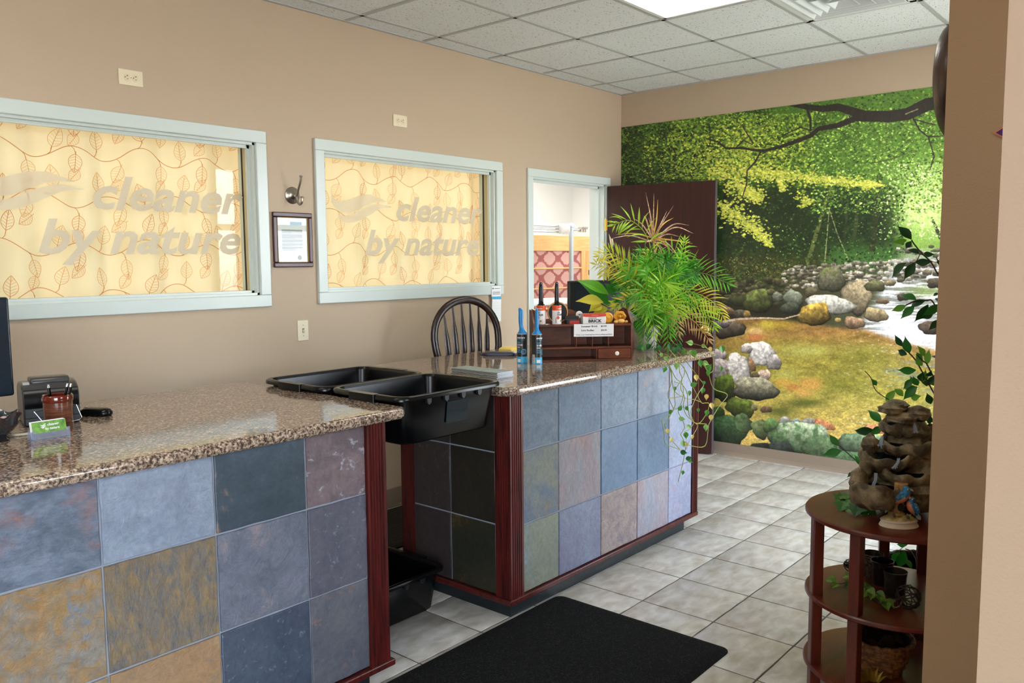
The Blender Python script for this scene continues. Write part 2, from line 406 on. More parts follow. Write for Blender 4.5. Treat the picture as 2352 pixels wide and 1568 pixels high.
# air diffuser: stepped square cones
x0,x1,y0,y1 = cellbox(*VC)
t = thing('ceiling_vent', 'white square stepped air diffuser in the ceiling right of the lamp', 'vent', ((x0+x1)/2,(y0+y1)/2,H))
VM = M('white_vent_enamel', (214,220,220), .4)
hh = .29
b = MB(); 
for (a,c,d,e) in ((-hh,-hh,hh,-hh+.03),(-hh,hh-.03,hh,hh),(-hh,-hh,-hh+.03,hh),(hh-.03,-hh,hh,hh)): b.box(a,c,-.004,d,e,.02)
b.build('vent_frame', VM, t)
MB().box(-.27,-.27,.05,.27,.27,.055).build('vent_back', VM, t)
for k, r in enumerate((.255,.195,.135,.07)):
    q = [[Vector((sx*rr_,sy*rr_,z)) for sx,sy in ((-1,-1),(1,-1),(1,1),(-1,1))] for rr_, z in ((r,-.006-.006*k),(r-.008,-.006-.006*k),(r-.05,.035-.004*k),(r-.042,.04-.004*k))]
    b = MB(); b.loft(q, caps=(False, k == 3)); b.build('vent_cone', VM, t, smooth=True, ang=20)
# ------------------------------------------------------------------ interior windows: casing, glass, frosted lettering, curtain
GLASS = glass_mat('window_glass', (250,252,250), 0., 0., 1.42)
FROST = M('frosted_vinyl', (226,222,210), .6, trans=.42)
nt = FROST.node_tree; tr = nt.nodes.new('ShaderNodeBsdfTransparent'); mx = nt.nodes.new('ShaderNodeMixShader'); mx.inputs[0].default_value = .56
nt.links.new(tr.outputs[0], mx.inputs[1]); nt.links.new([q for q in nt.nodes if q.type == 'MIX_SHADER' and q != mx][0].outputs[0], mx.inputs[2]); nt.links.new(mx.outputs[0], nt.nodes['Material Output'].inputs[0])
def casing(name, x0, x1, z0, z1, tw, depth, label, cat, bottom=True):
    """trim boards round an opening on the back wall"""
    st = thing(name, label, cat, (x0,0,z0)); LOCAL.discard(st.name); st['kind'] = 'structure'
    b = MB(); b.box(x0-tw,-.02,z1,x1+tw,.0,z1+tw); b.build('top_casing', MINT, st, bevel=.004)
    if bottom:
        b = MB(); b.box(x0-tw,-.02,z0-tw,x1+tw,.0,z0); b.build('bottom_casing', MINT, st, bevel=.004)
    for a, c in ((x0-tw,x0),(x1,x1+tw)):
        b = MB(); b.box(a,-.02,z0 if bottom else 0.,c,.0,z1); b.build('side_casing', MINT, st, bevel=.004)
    JT = M('tan_jamb', (196,180,140), .5)
    b = MB(); e = .012
    b.box(x0,0,z1-e,x1,depth,z1); 
    if bottom: b.box(x0,0,z0,x1,depth,z0+e)
    b.box(x0,0,z0,x0+e,depth,z1); b.box(x1-e,0,z0,x1,depth,z1)
    b.build('jamb', MINT, st)
    if bottom:
        b = MB(); b.box(x1-e-.003,.052,z0+e,x1-e,.092,z1-e); b.build('rear_jamb_strip', JT, st)
    return st
def window(name, x0, x1, z0, z1, label):
    st = casing(name, x0, x1, z0, z1, .064, .14, label, 'window')
    e = .012
    for nm, bx in (('top_stop',(x0+e,.03,z1-e-.016,x1-e,.05,z1-e)),('bottom_stop',(x0+e,.03,z0+e,x1-e,.09,z0+e+.012)),('side_stop',(x0+e,.03,z0+e,x0+e+.014,.05,z1-e)),('side_stop',(x1-e-.014,.03,z0+e,x1-e,.05,z1-e))):
        b = MB(); b.box(*bx); b.build(nm, MINT, st)
    b = MB(); q = .004
    b.box(x1-e-q,.092,z0+e,x1-e,.106,z1-e); b.box(x0+e,.092,z0+e,x0+e+q,.106,z1-e); b.box(x0+e,.092,z1-e-.003,x1-e,.106,z1-e); b.build('gasket', DARK, st)
    b = MB(); b.box(x0+e,.098,z0+e,x1-e,.103,z1-e); b.build('pane', GLASS, st)
    return st
w1 = window('window_1', *W1, 'pale mint framed interior window at left with frosted lettering')
w2 = window('window_2', *W2, 'pale mint framed interior window in the middle with frosted lettering')
YG = .0972
def vinyl(st, pts):
    """text lines: (words, x left, x right, z baseline, cap height)"""
    for body, xa, xb, zb, h in pts:
        text('frosted_lettering', body, h, FROST, Matrix(((1,0,0,xa),(0,0,-1,YG),(0,1,0,zb),(0,0,0,1))), st, shear=.28, bold=.018, depth=.0002, width=xb-xa)
vinyl(w1, [('cleaner', -4.345,-3.560,1.812,.150), ('by nature', -4.583,-3.575,1.602,.150)])
vinyl(w2, [('cleaner', -2.47,-1.655,1.815,.150), ('by nature', -2.722,-1.688,1.595,.150)])
def swoosh(st, dx):
    """two frosted waves beside the shop name, given by their upper and lower edges"""
    up = ([(413,548),(440,588),(500,590),(580,564),(640,558),(700,578),(742,599)],[(413,548),(420,606),(450,648),(510,665),(565,652),(610,626),(670,603),(742,599)])
    lo = ([(440,668),(500,684),(560,665),(620,632),(680,613),(730,618),(772,632)],[(440,668),(470,704),(520,725),(590,706),(650,672),(705,641),(772,632)])
    for top, bot in (up, lo):
        T, Bt = [bez([at(600+x*.3891,230+y*.389,1,YG) for x,y in e],8) for e in (top,bot)]
        n = 40; smp = lambda P, u: P[min(int(u*(len(P)-1)),len(P)-2)].lerp(P[min(int(u*(len(P)-1)),len(P)-2)+1], u*(len(P)-1)-min(int(u*(len(P)-1)),len(P)-2))
        b = MB(); vs = []
        for k in range(n+1):
            for P in (T,Bt): v = smp(P,k/n); vs.append((v.x+dx,YG,v.z))
        b.add(vs, [(2*k,2*k+1,2*k+3,2*k+2) for k in range(n)]); b.build('frosted_swoosh', FROST, st)
swoosh(w2, 0.); swoosh(w1, -1.875)
# curtains behind the glass, printed with vines
CUR = M('cream_curtain', (252,244,224), .8, col2=(251,238,210), nscale=5, nstretch=(2.2,1,.12), bump=.15, bscale=300, lo=.3, hi=.7)
nt = CUR.node_tree; tl = nt.nodes.new('ShaderNodeBsdfTranslucent'); tl.inputs[0].default_value = lin((255,243,216)); mx = nt.nodes.new('ShaderNodeMixShader'); mx.inputs[0].default_value = .52
nt.links.new(nt.nodes['Principled BSDF'].outputs[0], mx.inputs[1]); nt.links.new(tl.outputs[0], mx.inputs[2]); nt.links.new(mx.outputs[0], nt.nodes['Material Output'].inputs[0])
EMB = M('rust_brown_thread', (222,146,84), .8, trans=.4); EMB2 = M('light_brown_thread', (236,182,124), .8, trans=.4)
def cy(x): return .20 + .012*math.sin(x*19.) + .007*math.sin(x*43.+1.)
def curtain(x0, x1, label):
    b = MB(); n = 150; vs = []
    zs = (1.20,2.42)
    rings = []
    for z in zs: rings.append([Vector((x0+(x1-x0)*i/n, cy(x0+(x1-x0)*i/n), z)) for i in range(n+1)] + [Vector((x1-(x1-x0)*i/n, cy(x1-(x1-x0)*i/n)+.0015, z)) for i in range(n+1)])
    b.loft(rings)
    t = thing('curtain', label, 'curtain', (x0,.2,2.42), group='vine curtains'); LOCAL.discard(t.name)
    b.build('curtain_cloth', CUR, t, smooth=True, ang=60)
    MB().tube([(x0+.004,.2,2.425),(x1-.004,.2,2.425)], .009, 8).build('curtain_rod', STEEL, t)
    def ribbon(mb, pts, wd):
        m = len(pts); vs = []
        for i,(x,z) in enumerate(pts):
            a = pts[max(i-1,0)]; c = pts[min(i+1,m-1)]; dx, dz = c[0]-a[0], c[1]-a[1]; l = math.hypot(dx,dz) or 1
            nx, nz = -dz/l*wd/2, dx/l*wd/2
            vs += [(x+nx, cy(x)-.0012, z+nz), (x-nx, cy(x)-.0012, z-nz)]
        mb.add(vs, [(2*i,2*i+1,2*i+3,2*i+2) for i in range(m-1)])
    def leafline(mb, x, z, ang, L, wd):
        ca, sa = math.cos(ang), math.sin(ang)
        P = lambda u, v: (x+u*ca-v*sa, z+u*sa+v*ca)
        out = [P(L*t, wd*math.sin(PI*t**.8)**.9) for t in [k/9 for k in range(10)]]
        out2 = [P(L*t, -wd*math.sin(PI*t**.8)**.9) for t in [k/9 for k in range(10)]]
        ribbon(mb, out, .0022); ribbon(mb, out2, .0022); ribbon(mb, [P(-.012,0),P(L*.5,.002),P(L*.95,0)], .0024)
        for k in range(1,6):
            t = k/7; h = wd*math.sin(PI*(t+.13)**.8)**.9*.86
            for s_ in (1,-1): ribbon(mb, [P(L*t,0),P(L*(t+.08),s_*h*.6),P(L*(t+.13),s_*h)], .0013)
    rnd = random.Random(int(x0*100)); z = 2.30; row = 0
    while z > 1.22:
        b = MB(); b2 = MB(); ph = rnd.uniform(0,6); P = .33; off = (row%2)*.16
        f = lambda x: z + .034*math.sin(2*PI*(x+off)/P) + .010*math.sin(2*PI*(x+off)/(P*2)+1)
        m = int((x1-x0)/.014); ribbon(b, [(x0+.01+(x1-x0-.02)*i/m, f(x0+.01+(x1-x0-.02)*i/m)) for i in range(m+1)], .0030)
        x = x0+.07; k = 0
        while x < x1-.07:
            up = 1 if k%2 else -1
            L = rnd.uniform(.085,.105)
            stem_e = (x+.018, f(x)+up*.035); 
            if abs(stem_e[0]-x) > 0: ribbon(b, [(x,f(x)),(x+.012,f(x)+up*.012),stem_e], .0026)
            ang = (PI/2 if up > 0 else -PI/2) + rnd.uniform(-.45,.45)
            leafline(b2 if k%3 else b, stem_e[0], stem_e[1], ang, L, rnd.uniform(.026,.034))
            if k%2 == 0: leafline(b2, stem_e[0]+.01, stem_e[1]+up*.075, ang+.6*up, L*.8, .026)
            x += .105; k += 1
        b.build('vine_print', EMB, t); b2.build('vine_print', EMB2, t)
        z -= .225; row += 1
curtain(-5.7,-3.36, 'translucent cream curtain with brown vine leaves behind the left window')
curtain(-3.33,-1.21, 'translucent cream curtain with brown vine leaves behind the middle window')
# ------------------------------------------------------------------ doorway and open door
st = casing('trim_1', D1[0], D1[1], 0, D1[3], .06, .145, 'pale mint casing round the doorway', 'door frame', bottom=False)
b = MB(); b.box(D1[1]-.012-.014,.05,0,D1[1]-.012,.075,D1[3]); b.box(D1[0]+.012,.05,0,D1[0]+.026,.075,D1[3]); b.box(D1[0],.05,D1[3]-.03,D1[1],.075,D1[3]-.012); b.build('door_stop', MINT, st)
dl = thing('door_1', 'open dark mahogany flush door in front of the mural', 'door', (-.236,-.026,0), math.atan2(-.885,.165)); dl['kind'] = 'structure'
MAHO = M('mahogany_veneer', (44,18,16), .34, col2=(64,27,23), nscale=6, nstretch=(6,6,.35), bump=.03, bscale=60, lo=.3, hi=.75, spec=.5)
DEDGE = M('grey_door_edge', (92,84,90), .45)
b = MB(); b.box(.004,-.0225,.012,.905,.0225,2.155); b.build('door_leaf', MAHO, dl, bevel=.002)
b = MB(); b.box(.9055,-.0225,.012,.909,.0225,2.155); b.build('door_edge', DEDGE, dl)
for z in (1.84,1.1,.25):
    b = MB(); b.box(-.010,-.016,z-.045,.003,.016,z+.045); b.tube([(-.012,-.026,z-.05),(-.012,-.026,z+.05)],.006,8); 
    hg = b.build('hinge', BRASS, dl)
for s_ in (-1,1):
    b = MB(); b.lathe([(.0,0),(.032,0),(.034,.004),(.028,.010),(.012,.013),(.012,.045),(.0,.047)], seg=20, mat=Matrix.Translation((.84,s_*.0225,1.0)) @ Matrix.Rotation(-s_*PI/2,4,'X'))
    b.tube([(.845,s_*.066,1.0),(.80,s_*.068,1.002),(.735,s_*.066,.998)], [.010,.010,.008], 10); b.build('door_handle', BRASS, dl, smooth=True)
# ------------------------------------------------------------------ room behind the doorway
fs = thing('folding_screen', 'pale wood framed screen with red damask fabric in the room behind the doorway', 'screen', (.63,1.1,0))
PINE = M('pale_pine', (226,186,124), .45, col2=(206,160,98), nscale=5, nstretch=(1,1,7), lo=.3, hi=.7, coord='object')
PINE2 = M('pale_pine_stile', (222,180,118), .45, col2=(200,152,92), nscale=5, nstretch=(9,9,.8), lo=.3, hi=.7, coord='object')
DAM = M('red_damask', (178,118,112), .8, coord='object')
nt = DAM.node_tree; N = nt.nodes; L = nt.links
tc = N.new('ShaderNodeTexCoord'); 
def mathn(op, a, b_=None, v=None):
    n = N.new('ShaderNodeMath'); n.operation = op
    L.new(a, n.inputs[0])
    if b_ is not None: L.new(b_, n.inputs[1])
    if v is not None: n.inputs[1].default_value = v
    return n.outputs[0]
sep = N.new('ShaderNodeSeparateXYZ'); L.new(tc.outputs['Object'], sep.inputs[0])
sxn = mathn('SINE', mathn('MULTIPLY', sep.outputs['X'], v=23.)); szn = mathn('SINE', mathn('MULTIPLY', sep.outputs['Z'], v=33.))
pr = mathn('ABSOLUTE', mathn('ADD', sxn, szn)); nz = N.new('ShaderNodeTexNoise'); nz.inputs['Scale'].default_value = 40; L.new(tc.outputs['Object'], nz.inputs[0])
tot = mathn('ADD', pr, mathn('MULTIPLY', nz.outputs['Fac'], v=1.3)); rp2 = N.new('ShaderNodeValToRGB'); L.new(mathn('MULTIPLY', tot, v=.4), rp2.inputs[0])
rp2.color_ramp.elements[0].position = .42; rp2.color_ramp.elements[0].color = lin((160,92,90)); rp2.color_ramp.elements[1].position = .5; rp2.color_ramp.elements[1].color = lin((206,164,156)); L.new(rp2.outputs[0], N['Principled BSDF'].inputs['Base Color'])
b = MB(); b.box(-.62,-.018,1.645,.455,.018,1.797); b.build('rail', PINE, fs, bevel=.003)
b = MB(); b.box(-.62,-.018,.12,.455,.018,.25); b.build('rail', PINE, fs, bevel=.003)
for a in (-.70,.31): 
    b = MB(); b.box(a,-.0175,.03,a+.09,.0175,1.797); b.build('stile', PINE2, fs, bevel=.003)
b = MB(); b.box(-.61,.0,.25,.31,.004,1.645); b.build('damask_panel', DAM, fs)
for z in (1.474,1.278,1.08,.88,.68,.48):
    b = MB(); b.tube([(-.61,-.012,z),(.31,-.012,z)], .008, 8); b.build('slat', PINE, fs, smooth=True)
b = MB(); b.box(.402,-.0175,.03,.43,.06,1.797); b.box(.432,-.0175,.03,.458,.06,1.797); b.build('folded_edge', PINE2, fs)
b = MB(); b.box(.428,-.022,1.40,.436,-.017,1.45); b.build('hinge', DARK, fs)
rk = thing('garment_rack', 'chrome garment rack with white disc stops in the room behind the doorway', 'rack', (.374,.8,0))
b = MB(); b.box(-.017,-.017,.08,.017,.017,1.875); b.build('post', M('grey_steel_tube',(168,182,192),.3,.8), rk, bevel=.003)
b = MB(); b.box(-.5,-.25,.03,.06,.25,.06); b.tube([(0,0,.05),(0,0,.1)],.03); b.build('base', CHROME, rk)
b = MB(); b.box(-.03,-.03,1.865,.03,.03,1.895); b.lathe([(0,0),(.012,0),(.012,.008),(0,.01)], (0,0,1.895), 12); b.build('post_cap', CHROME, rk, bevel=.003)
for z, x1, r in ((1.872,-.02,.012),(1.842,.20,.010),(1.815,-.10,.008)):
    b = MB(); b.tube([(-.95,0,z),(x1,0,z)], r, 10); b.build('rail', CHROME, rk, smooth=True)
for k, x in enumerate((-.20,-.145,-.09)):
    b = MB(); b.lathe([(0,-.004),(.034,-.004),(.036,0),(.034,.004),(0,.004)], seg=18, mat=Matrix.Translation((x,-.02,1.845)) @ Matrix.Rotation(PI/2,4,'Y') @ Matrix.Scale(1.35,4,(1,0,0))); b.build('disc_stop', WHITE, rk, smooth=True)
for x in (.15,.185,.215):
    b = MB(); b.box(x-.012,-.02,1.822,x+.010,.02,1.868); b.tube([(x,-.03,1.85),(x+.012,-.03,1.87)],.006,6); b.build('clamp', STEEL, rk)
ib = thing('ironing_board', 'white padded pressing board low in the doorway', 'board', (-.45,.55,0), -.05)
b = MB(); b.loft([rr(0,0,.42,.16,.12,1.17),rr(0,0,.44,.18,.13,1.18),rr(0,0,.44,.18,.13,1.20),rr(0,0,.41,.15,.12,1.215)]); b.build('padded_top', M('white_cotton',(232,232,232),.9), ib, smooth=True)
for x in (-.25,.25):
    b = MB(); b.tube([(x,0,1.17),(-x,0,0)], .012, 8); b.build('leg', STEEL, ib)
# ------------------------------------------------------------------ forest mural: a printed sheet, painted here pixel by pixel
def paint_mural():
    ox, oy, Wp, Hp = 1405, 185, 870, 890
    rg = np.random.default_rng(5)
    def noise(cell, oct_=3, seed=0, sx_=1., sy_=1.):
        r = np.random.default_rng(seed); out = np.zeros((Hp,Wp)); amp = 1.; tot = 0
        for _ in range(oct_):
            gy, gx = max(2,int(Hp/(cell*sy_))+2), max(2,int(Wp/(cell*sx_))+2)
            g = r.random((gy,gx)); yy = np.linspace(0,gy-1.001,Hp); xx = np.linspace(0,gx-1.001,Wp)
            y0 = yy.astype(int); x0 = xx.astype(int); fy = (yy-y0)[:,None]; fx = (xx-x0)[None,:]
            fy = fy*fy*(3-2*fy); fx = fx*fx*(3-2*fx)
            out += amp*((g[y0][:,x0]*(1-fy)+g[y0+1][:,x0]*fy)*(1-fx)+(g[y0][:,x0+1]*(1-fy)+g[y0+1][:,x0+1]*fy)*fx); tot += amp
            amp *= .55; cell = max(1.2, cell/2)
        return out/tot
    Yp, Xp = np.mgrid[0:Hp,0:Wp]; X = Xp+ox; Y = Yp+oy
    X = X.astype(float); Y = Y.astype(float)
    S = lambda a,b,v: np.clip((v-a)/(b-a),0,1)**2*(3-2*np.clip((v-a)/(b-a),0,1))
    def g2(cx,cy_,rx,ry): return np.exp(-((X-cx)/rx)**2-((Y-cy_)/ry)**2)
    C = lambda *c: np.array(c,float)
    def mix(A, col, m): 
        return A*(1-m[...,None]) + col*m[...,None]
    n1 = noise(60,4,1); n2 = noise(14,3,2); n3 = noise(5,2,3)
    # canopy
    A = np.ones((Hp,Wp,3))*C(38,66,20)
    A = mix(A, C(70,112,32), S(.35,.65,n1)); A = mix(A, C(30,48,18), S(.5,.75,n2)*.7)
    A = mix(A, C(20,30,16), S(1500,1425,X)*.8)
    A = mix(A, C(92,138,44), S(1850,2050,X)*S(560,430,Y)*.8)
    A = mix(A, C(152,192,80), S(1980,2140,X)*S(330,430,Y)*.75)
    A = mix(A, C(214,234,140), np.clip(g2(2120,485,60,45)+.6*g2(2150,420,50,50),0,1)*.9)
    # dark wood behind
    dk = S(395,470,Y)*S(1600,1660,X)*S(2085,2020,X)
    A = mix(A, C(24,38,20), dk*.9); A = mix(A, C(46,66,30), dk*S(.5,.7,n2)*.7)
    A = mix(A, C(28,36,22), S(380,400,Y)*S(1600,1500,X)*.6)
    bank = S(560,610,Y); A = mix(A, C(48,56,24), bank*S(1960,1880,X)); A = mix(A, C(92,96,40), bank*S(.45,.7,n3)*.5)
    A = mix(A, C(70,120,48), S(540,590,Y)*S(1870,1930,X)*S(2090,2030,X)*.7)
    def blob(cx, cy_, r, col, ang=0., asp=1.):
        x0 = max(0,int(cx-ox-r-1)); x1 = min(Wp,int(cx-ox+r+2)); y0 = max(0,int(cy_-oy-r-1)); y1 = min(Hp,int(cy_-oy+r+2))
        if x0 >= x1 or y0 >= y1: return
        dx = X[y0:y1,x0:x1]-cx; dy = Y[y0:y1,x0:x1]-cy_; c, s_ = math.cos(ang), math.sin(ang)
        u = (dx*c+dy*s_)/r; v = (-dx*s_+dy*c)/(r*asp); m = np.clip((1.0-(np.abs(u)**1.3+np.abs(v)**1.3))*2.2,0,1)
        A[y0:y1,x0:x1] = A[y0:y1,x0:x1]*(1-m[...,None]) + col*m[...,None]
    def line(pts, w0, w1, col, jit=0.):
        P = []
        for (a,b_),(c,d) in zip(pts,pts[1:]):
            k = max(2,int(math.hypot(c-a,d-b_)/1.5))
            for i in range(k): P.append((a+(c-a)*i/k, b_+(d-b_)*i/k))
        for i,(x,y) in enumerate(P):
            w_ = w0+(w1-w0)*i/len(P); x0 = max(0,int(x-ox-w_)); x1 = min(Wp,int(x-ox+w_)+2); y0 = max(0,int(y-oy-w_)); y1 = min(Hp,int(y-oy+w_)+2)
            if x0 >= x1 or y0 >= y1: continue
            d = np.hypot(X[y0:y1,x0:x1]-x, Y[y0:y1,x0:x1]-y); m = np.clip(w_/2+.6-d,0,1)
            cc = np.array(col)*(1+jit*rg.uniform(-1,1)); A[y0:y1,x0:x1] = A[y0:y1,x0:x1]*(1-m[...,None]) + cc*m[...,None]
    # trunks
    for pts,w0,w1,c in (([(1857,600),(1880,520),(1908,430)],11,6,(88,96,48)),([(2004,572),(2014,480),(2020,400)],15,9,(48,52,30)),([(1962,545),(1975,440)],9,6,(62,74,40)),
        ([(1520,415),(1519,350)],12,9,(22,24,16)),([(1547,415),(1546,340)],11,8,(26,26,18)),([(1575,410),(1578,360)],5,4,(30,34,18)),([(1664,520),(1668,380)],8,6,(30,30,18)),([(1940,550),(1948,460)],6,5,(50,60,34)),
        ([(1700,560),(1704,470)],7,5,(36,42,22)),([(1760,590),(1765,450)],6,4,(34,44,24)),([(2160,545),(2140,500)],9,5,(60,70,40)),([(1895,600),(1905,480),(1925,540),(1950,600)],2,2,(150,150,100)),([(1440,400),(1436,300)],8,6,(20,26,16)),([(1455,390),(1458,300)],5,4,(40,50,30))): line(pts,w0,w1,c,.25)
    # leaves of the canopy
    def leaves(n, fx, fy, cols, r0, r1, keep=None):
        for _ in range(n):
            x, y = fx(), fy()
            if keep and not keep(x,y): continue
            c = C(*cols[rg.integers(len(cols))])*rg.uniform(.7,1.16)
            blob(x,y,rg.uniform(r0,r1),c,rg.uniform(-.9,.9),rg.uniform(.4,.75))
    U = lambda a,b_: (lambda: rg.uniform(a,b_))
    GR = [(62,94,28),(84,122,34),(108,142,40),(44,68,24),(130,160,48)]; YE = [(176,190,58),(196,206,72),(150,176,50),(214,218,92)]; DKG = [(24,40,18),(32,52,20),(44,64,26)]
    LG = [(132,178,60),(160,200,84),(106,152,50),(188,216,108)]
    leaves(5200, U(1420,2200), U(190,430), GR, 2, 4.6)
    leaves(1500, U(1420,1560), U(280,420), [(30,50,22),(54,90,30),(78,120,38),(104,142,50)], 2, 4)
    leaves(3600, U(1540,1870), U(260,410), [(128,164,46),(150,182,54),(170,196,64),(98,138,40),(80,116,34)], 2.2, 5)
    leaves(1500, U(1590,1870), U(270,420), YE, 2.5, 5.2, lambda x,y: rg.random() < math.exp(-((x-1710)/110)**2-((y-345)/55)**2)*1.2)
    leaves(800, U(1480,1640), U(310,412), YE[:3], 2, 4.5, lambda x,y: rg.random() < .5)
    leaves(3600, U(1860,2200), U(250,490), LG+GR[:3], 2, 5)
    leaves(1100, U(2020,2180), U(370,550), [(196,230,124),(218,240,156),(166,214,104),(236,244,184)], 2, 5, lambda x,y: rg.random() < .25+math.exp(-((x-2115)/55)**2-((y-470)/60)**2))
    leaves(420, U(1440,1640), U(285,415), DKG, 2, 5)
    leaves(2200, U(1645,2080), U(425,650), DKG+[(58,86,32),(74,110,42),(30,46,24)], 2, 4.5)
    leaves(900, U(1680,2080), U(480,630), [(92,134,58),(120,160,80),(70,112,44),(150,184,104)], 1.4, 3.2, lambda x,y: rg.random() < .15+.8*math.exp(-((x-1830)/40)**2-((y-570)/40)**2)+.7*math.exp(-((x-2000)/60)**2-((y-600)/25)**2))
    leaves(700, U(1640,1820), U(590,680), [(110,104,52),(84,88,40),(140,128,72),(60,66,30)], 1.4, 3.2)
    # bright maple tongues
    def tongue(pts, n, rad):
        for _ in range(n):
            k = rg.integers(len(pts)-1); t = rg.random(); x = pts[k][0]+(pts[k+1][0]-pts[k][0])*t; y = pts[k][1]+(pts[k+1][1]-pts[k][1])*t
            r_ = rad[k]+(rad[k+1]-rad[k])*t; a = rg.uniform(0,2*PI); q = min(1.6,abs(rg.normal())*.62)*r_
            c = C(*[(196,200,64),(214,214,84),(224,222,110),(170,184,56),(140,160,44)][rg.choice(5,p=[.3,.3,.15,.15,.1])])
            blob(x+q*math.cos(a)*1.15, y+q*math.sin(a)*.7, rg.uniform(2.6,5.4), c*rg.uniform(.9,1.08), rg.uniform(-.6,.6), rg.uniform(.45,.75))
    tongue([(1650,470),(1700,500),(1745,535),(1772,565)], 640, [38,34,22,6])
    tongue([(1700,430),(1745,460)], 240, [30,18]); tongue([(1645,380),(1690,420),(1740,455)], 340, [42,30,18])
    tongue([(1700,392),(1790,400),(1880,410),(1960,420),(2020,425)], 900, [30,28,26,20,12])
    tongue([(1830,440),(1860,465),(1838,475)], 90, [20,14,6]); tongue([(1790,400),(1800,440)], 80, [18,8])
    # branches
    BR = (44,40,34)
    line([(2180,232),(2130,240),(2085,262),(2040,268)],30,26,BR,.12); line([(2040,268),(1990,266),(1945,252)],26,18,BR,.12); line([(1945,252),(1925,246),(1890,250),(1855,246),(1815,239)],18,9,BR,.12)
    line([(2030,272),(1965,272),(1925,288),(1880,296),(1862,312),(1820,328),(1790,338),(1757,346)],15,6,BR,.12); line([(1757,346),(1735,345),(1705,340),(1668,341),(1650,326),(1622,318)],6,3,BR,.1)
    line([(1855,252),(1862,275),(1862,300)],6,5,BR); line([(1748,348),(1735,372),(1716,392),(1716,420),(1706,452)],4,2,BR); line([(2098,272),(2112,298),(2132,314),(2146,358),(2136,390)],4,2,BR); line([(2132,314),(2170,312)],3,2,BR)
    line([(2100,274),(2150,288)],3,2,BR); line([(1690,340),(1708,322),(1728,332)],3,2,BR); line([(2000,375),(2050,365),(2085,352)],3,1.5,(70,80,40)); line([(1730,328),(1712,300),(1705,285)],3,2,BR); line([(1862,300),(1840,292),(1800,310)],3,2,BR)
    line([(2080,262),(2110,250)],2.5,2,(150,150,110))
    # stony bank
    A = mix(A, C(70,66,48), S(596,640,Y)*S(1780,1860,X)*.85)
    A = mix(A, C(46,44,30), S(640,690,Y)*S(1900,1700,X)*.8)
    A[...] = A
    def rock(cx, cy_, rx, ry, col, ang=0., top=1.35, bot=.38, moss=None):
        nonlocal A
        R_ = max(rx,ry)*1.25; x0 = max(0,int(cx-ox-R_)); x1 = min(Wp,int(cx-ox+R_)+1); y0 = max(0,int(cy_-oy-R_)); y1 = min(Hp,int(cy_-oy+R_)+1)
        if x0 >= x1 or y0 >= y1: return
        sl = (slice(y0,y1),slice(x0,x1)); dx = X[sl]-cx; dy = Y[sl]-cy_; a = math.radians(ang); u = (dx*math.cos(a)+dy*math.sin(a))/rx; v = (-dx*math.sin(a)+dy*math.cos(a))/ry
        th = np.arctan2(v,u); wob = 1+.07*np.sin(3*th+cx)+.05*np.sin(5*th+cy_)+.03*np.sin(9*th+cx*2)
        d = (np.abs(u)**2.4+np.abs(v)**2.4)**(1/2.4)/wob; m = np.clip((1-d)*max(rx,ry)*.6,0,1)
        t = np.clip((v+1)/2,0,1); sh = top+(bot-top)*t**1.1; sh = sh*(1-.35*np.clip(u,0,1)*t); sh = sh*(.72+.56*n3[sl])*(.85+.3*n2[sl])
        c = np.array(col,float)*sh[...,None]
        if moss is not None:
            mm = np.clip((n2[sl]-.42)*6,0,1)*np.clip(1.1-t,0,1); c = c*(1-mm[...,None])+np.array(moss)*sh[...,None]*mm[...,None]
        rim = np.clip((d-.82)*6,0,1)*np.clip(t*1.6,0,1); c = c*(1-.55*rim[...,None])
        A[sl] = A[sl]*(1-m[...,None])+c*m[...,None]
    rg2 = np.random.default_rng(9)
    for _ in range(420):
        x = rg2.uniform(1800,2180); y = rg2.uniform(612,668)-(x-1800)*.06
        rock(x,y,rg2.uniform(4,10),rg2.uniform(3,6),[(160,150,130),(120,112,92),(92,90,70),(190,182,165)][rg2.integers(4)])
    for _ in range(130):
        x = rg2.uniform(1640,1800); y = rg2.uniform(640,700); rock(x,y,rg2.uniform(5,12),rg2.uniform(4,8),[(70,68,48),(90,86,56),(52,54,36)][rg2.integers(3)])
    # water
    dw = S(688,704,Y)*S(742,728,Y)*S(1860,1830,X); A = mix(A, C(40,38,26), dw*.9)
    st = noise(30,3,8,1.6,.12)
    wy = 700+40*S(1990,2100,X); wh = S(1985,2030,X)*S(596,626,Y+ (X-2060)*-.03); 
    riv = S(2020,2060,X-(640-Y)*.55)*S(560,600,Y)
    A = mix(A, C(150,152,150), riv*.75*S(790,770,Y)); A = mix(A, C(232,230,236), riv*S(.45,.62,st)*.9*S(800,770,Y))
    for _ in range(70):
        x = rg2.uniform(2060,2200); y = rg2.uniform(560,650); rock(x,y,rg2.uniform(5,15),rg2.uniform(3,7),[(130,120,100),(84,80,66),(170,164,150)][rg2.integers(3)])
    A = mix(A, C(120,140,72), g2(2130,668,50,13)*.8)
    wf_ = S(1985,2050,X)*S(700,745,Y+ (2060-X)*.25)*S(815,770,Y-(X-2060)*.30); A = mix(A, C(236,232,238), np.clip(wf_*(.55+.7*st),0,1)*.95)
    # pool
    edge = np.interp(X[0], [1400,1640,1720,1800,1900,1990,2060,2160,2300],[735,735,722,728,742,750,775,800,810])[None,:]
    pool = S(0,14,Y-edge)
    t = np.clip((Y-edge)/270,0,1)
    pc = np.empty_like(A)
    for k,(a,b_,c,d) in enumerate(((138,142,146,196),(98,126,134,164),(48,46,52,82))): pc[...,k] = np.interp(t,[0,.25,.55,1],[a,b_,c,d])
    pc *= (.62+.5*noise(10,3,11,1.6,.7)+.35*noise(3,2,12,1.4,.8))[...,None]
    A = mix(A, pc, pool)
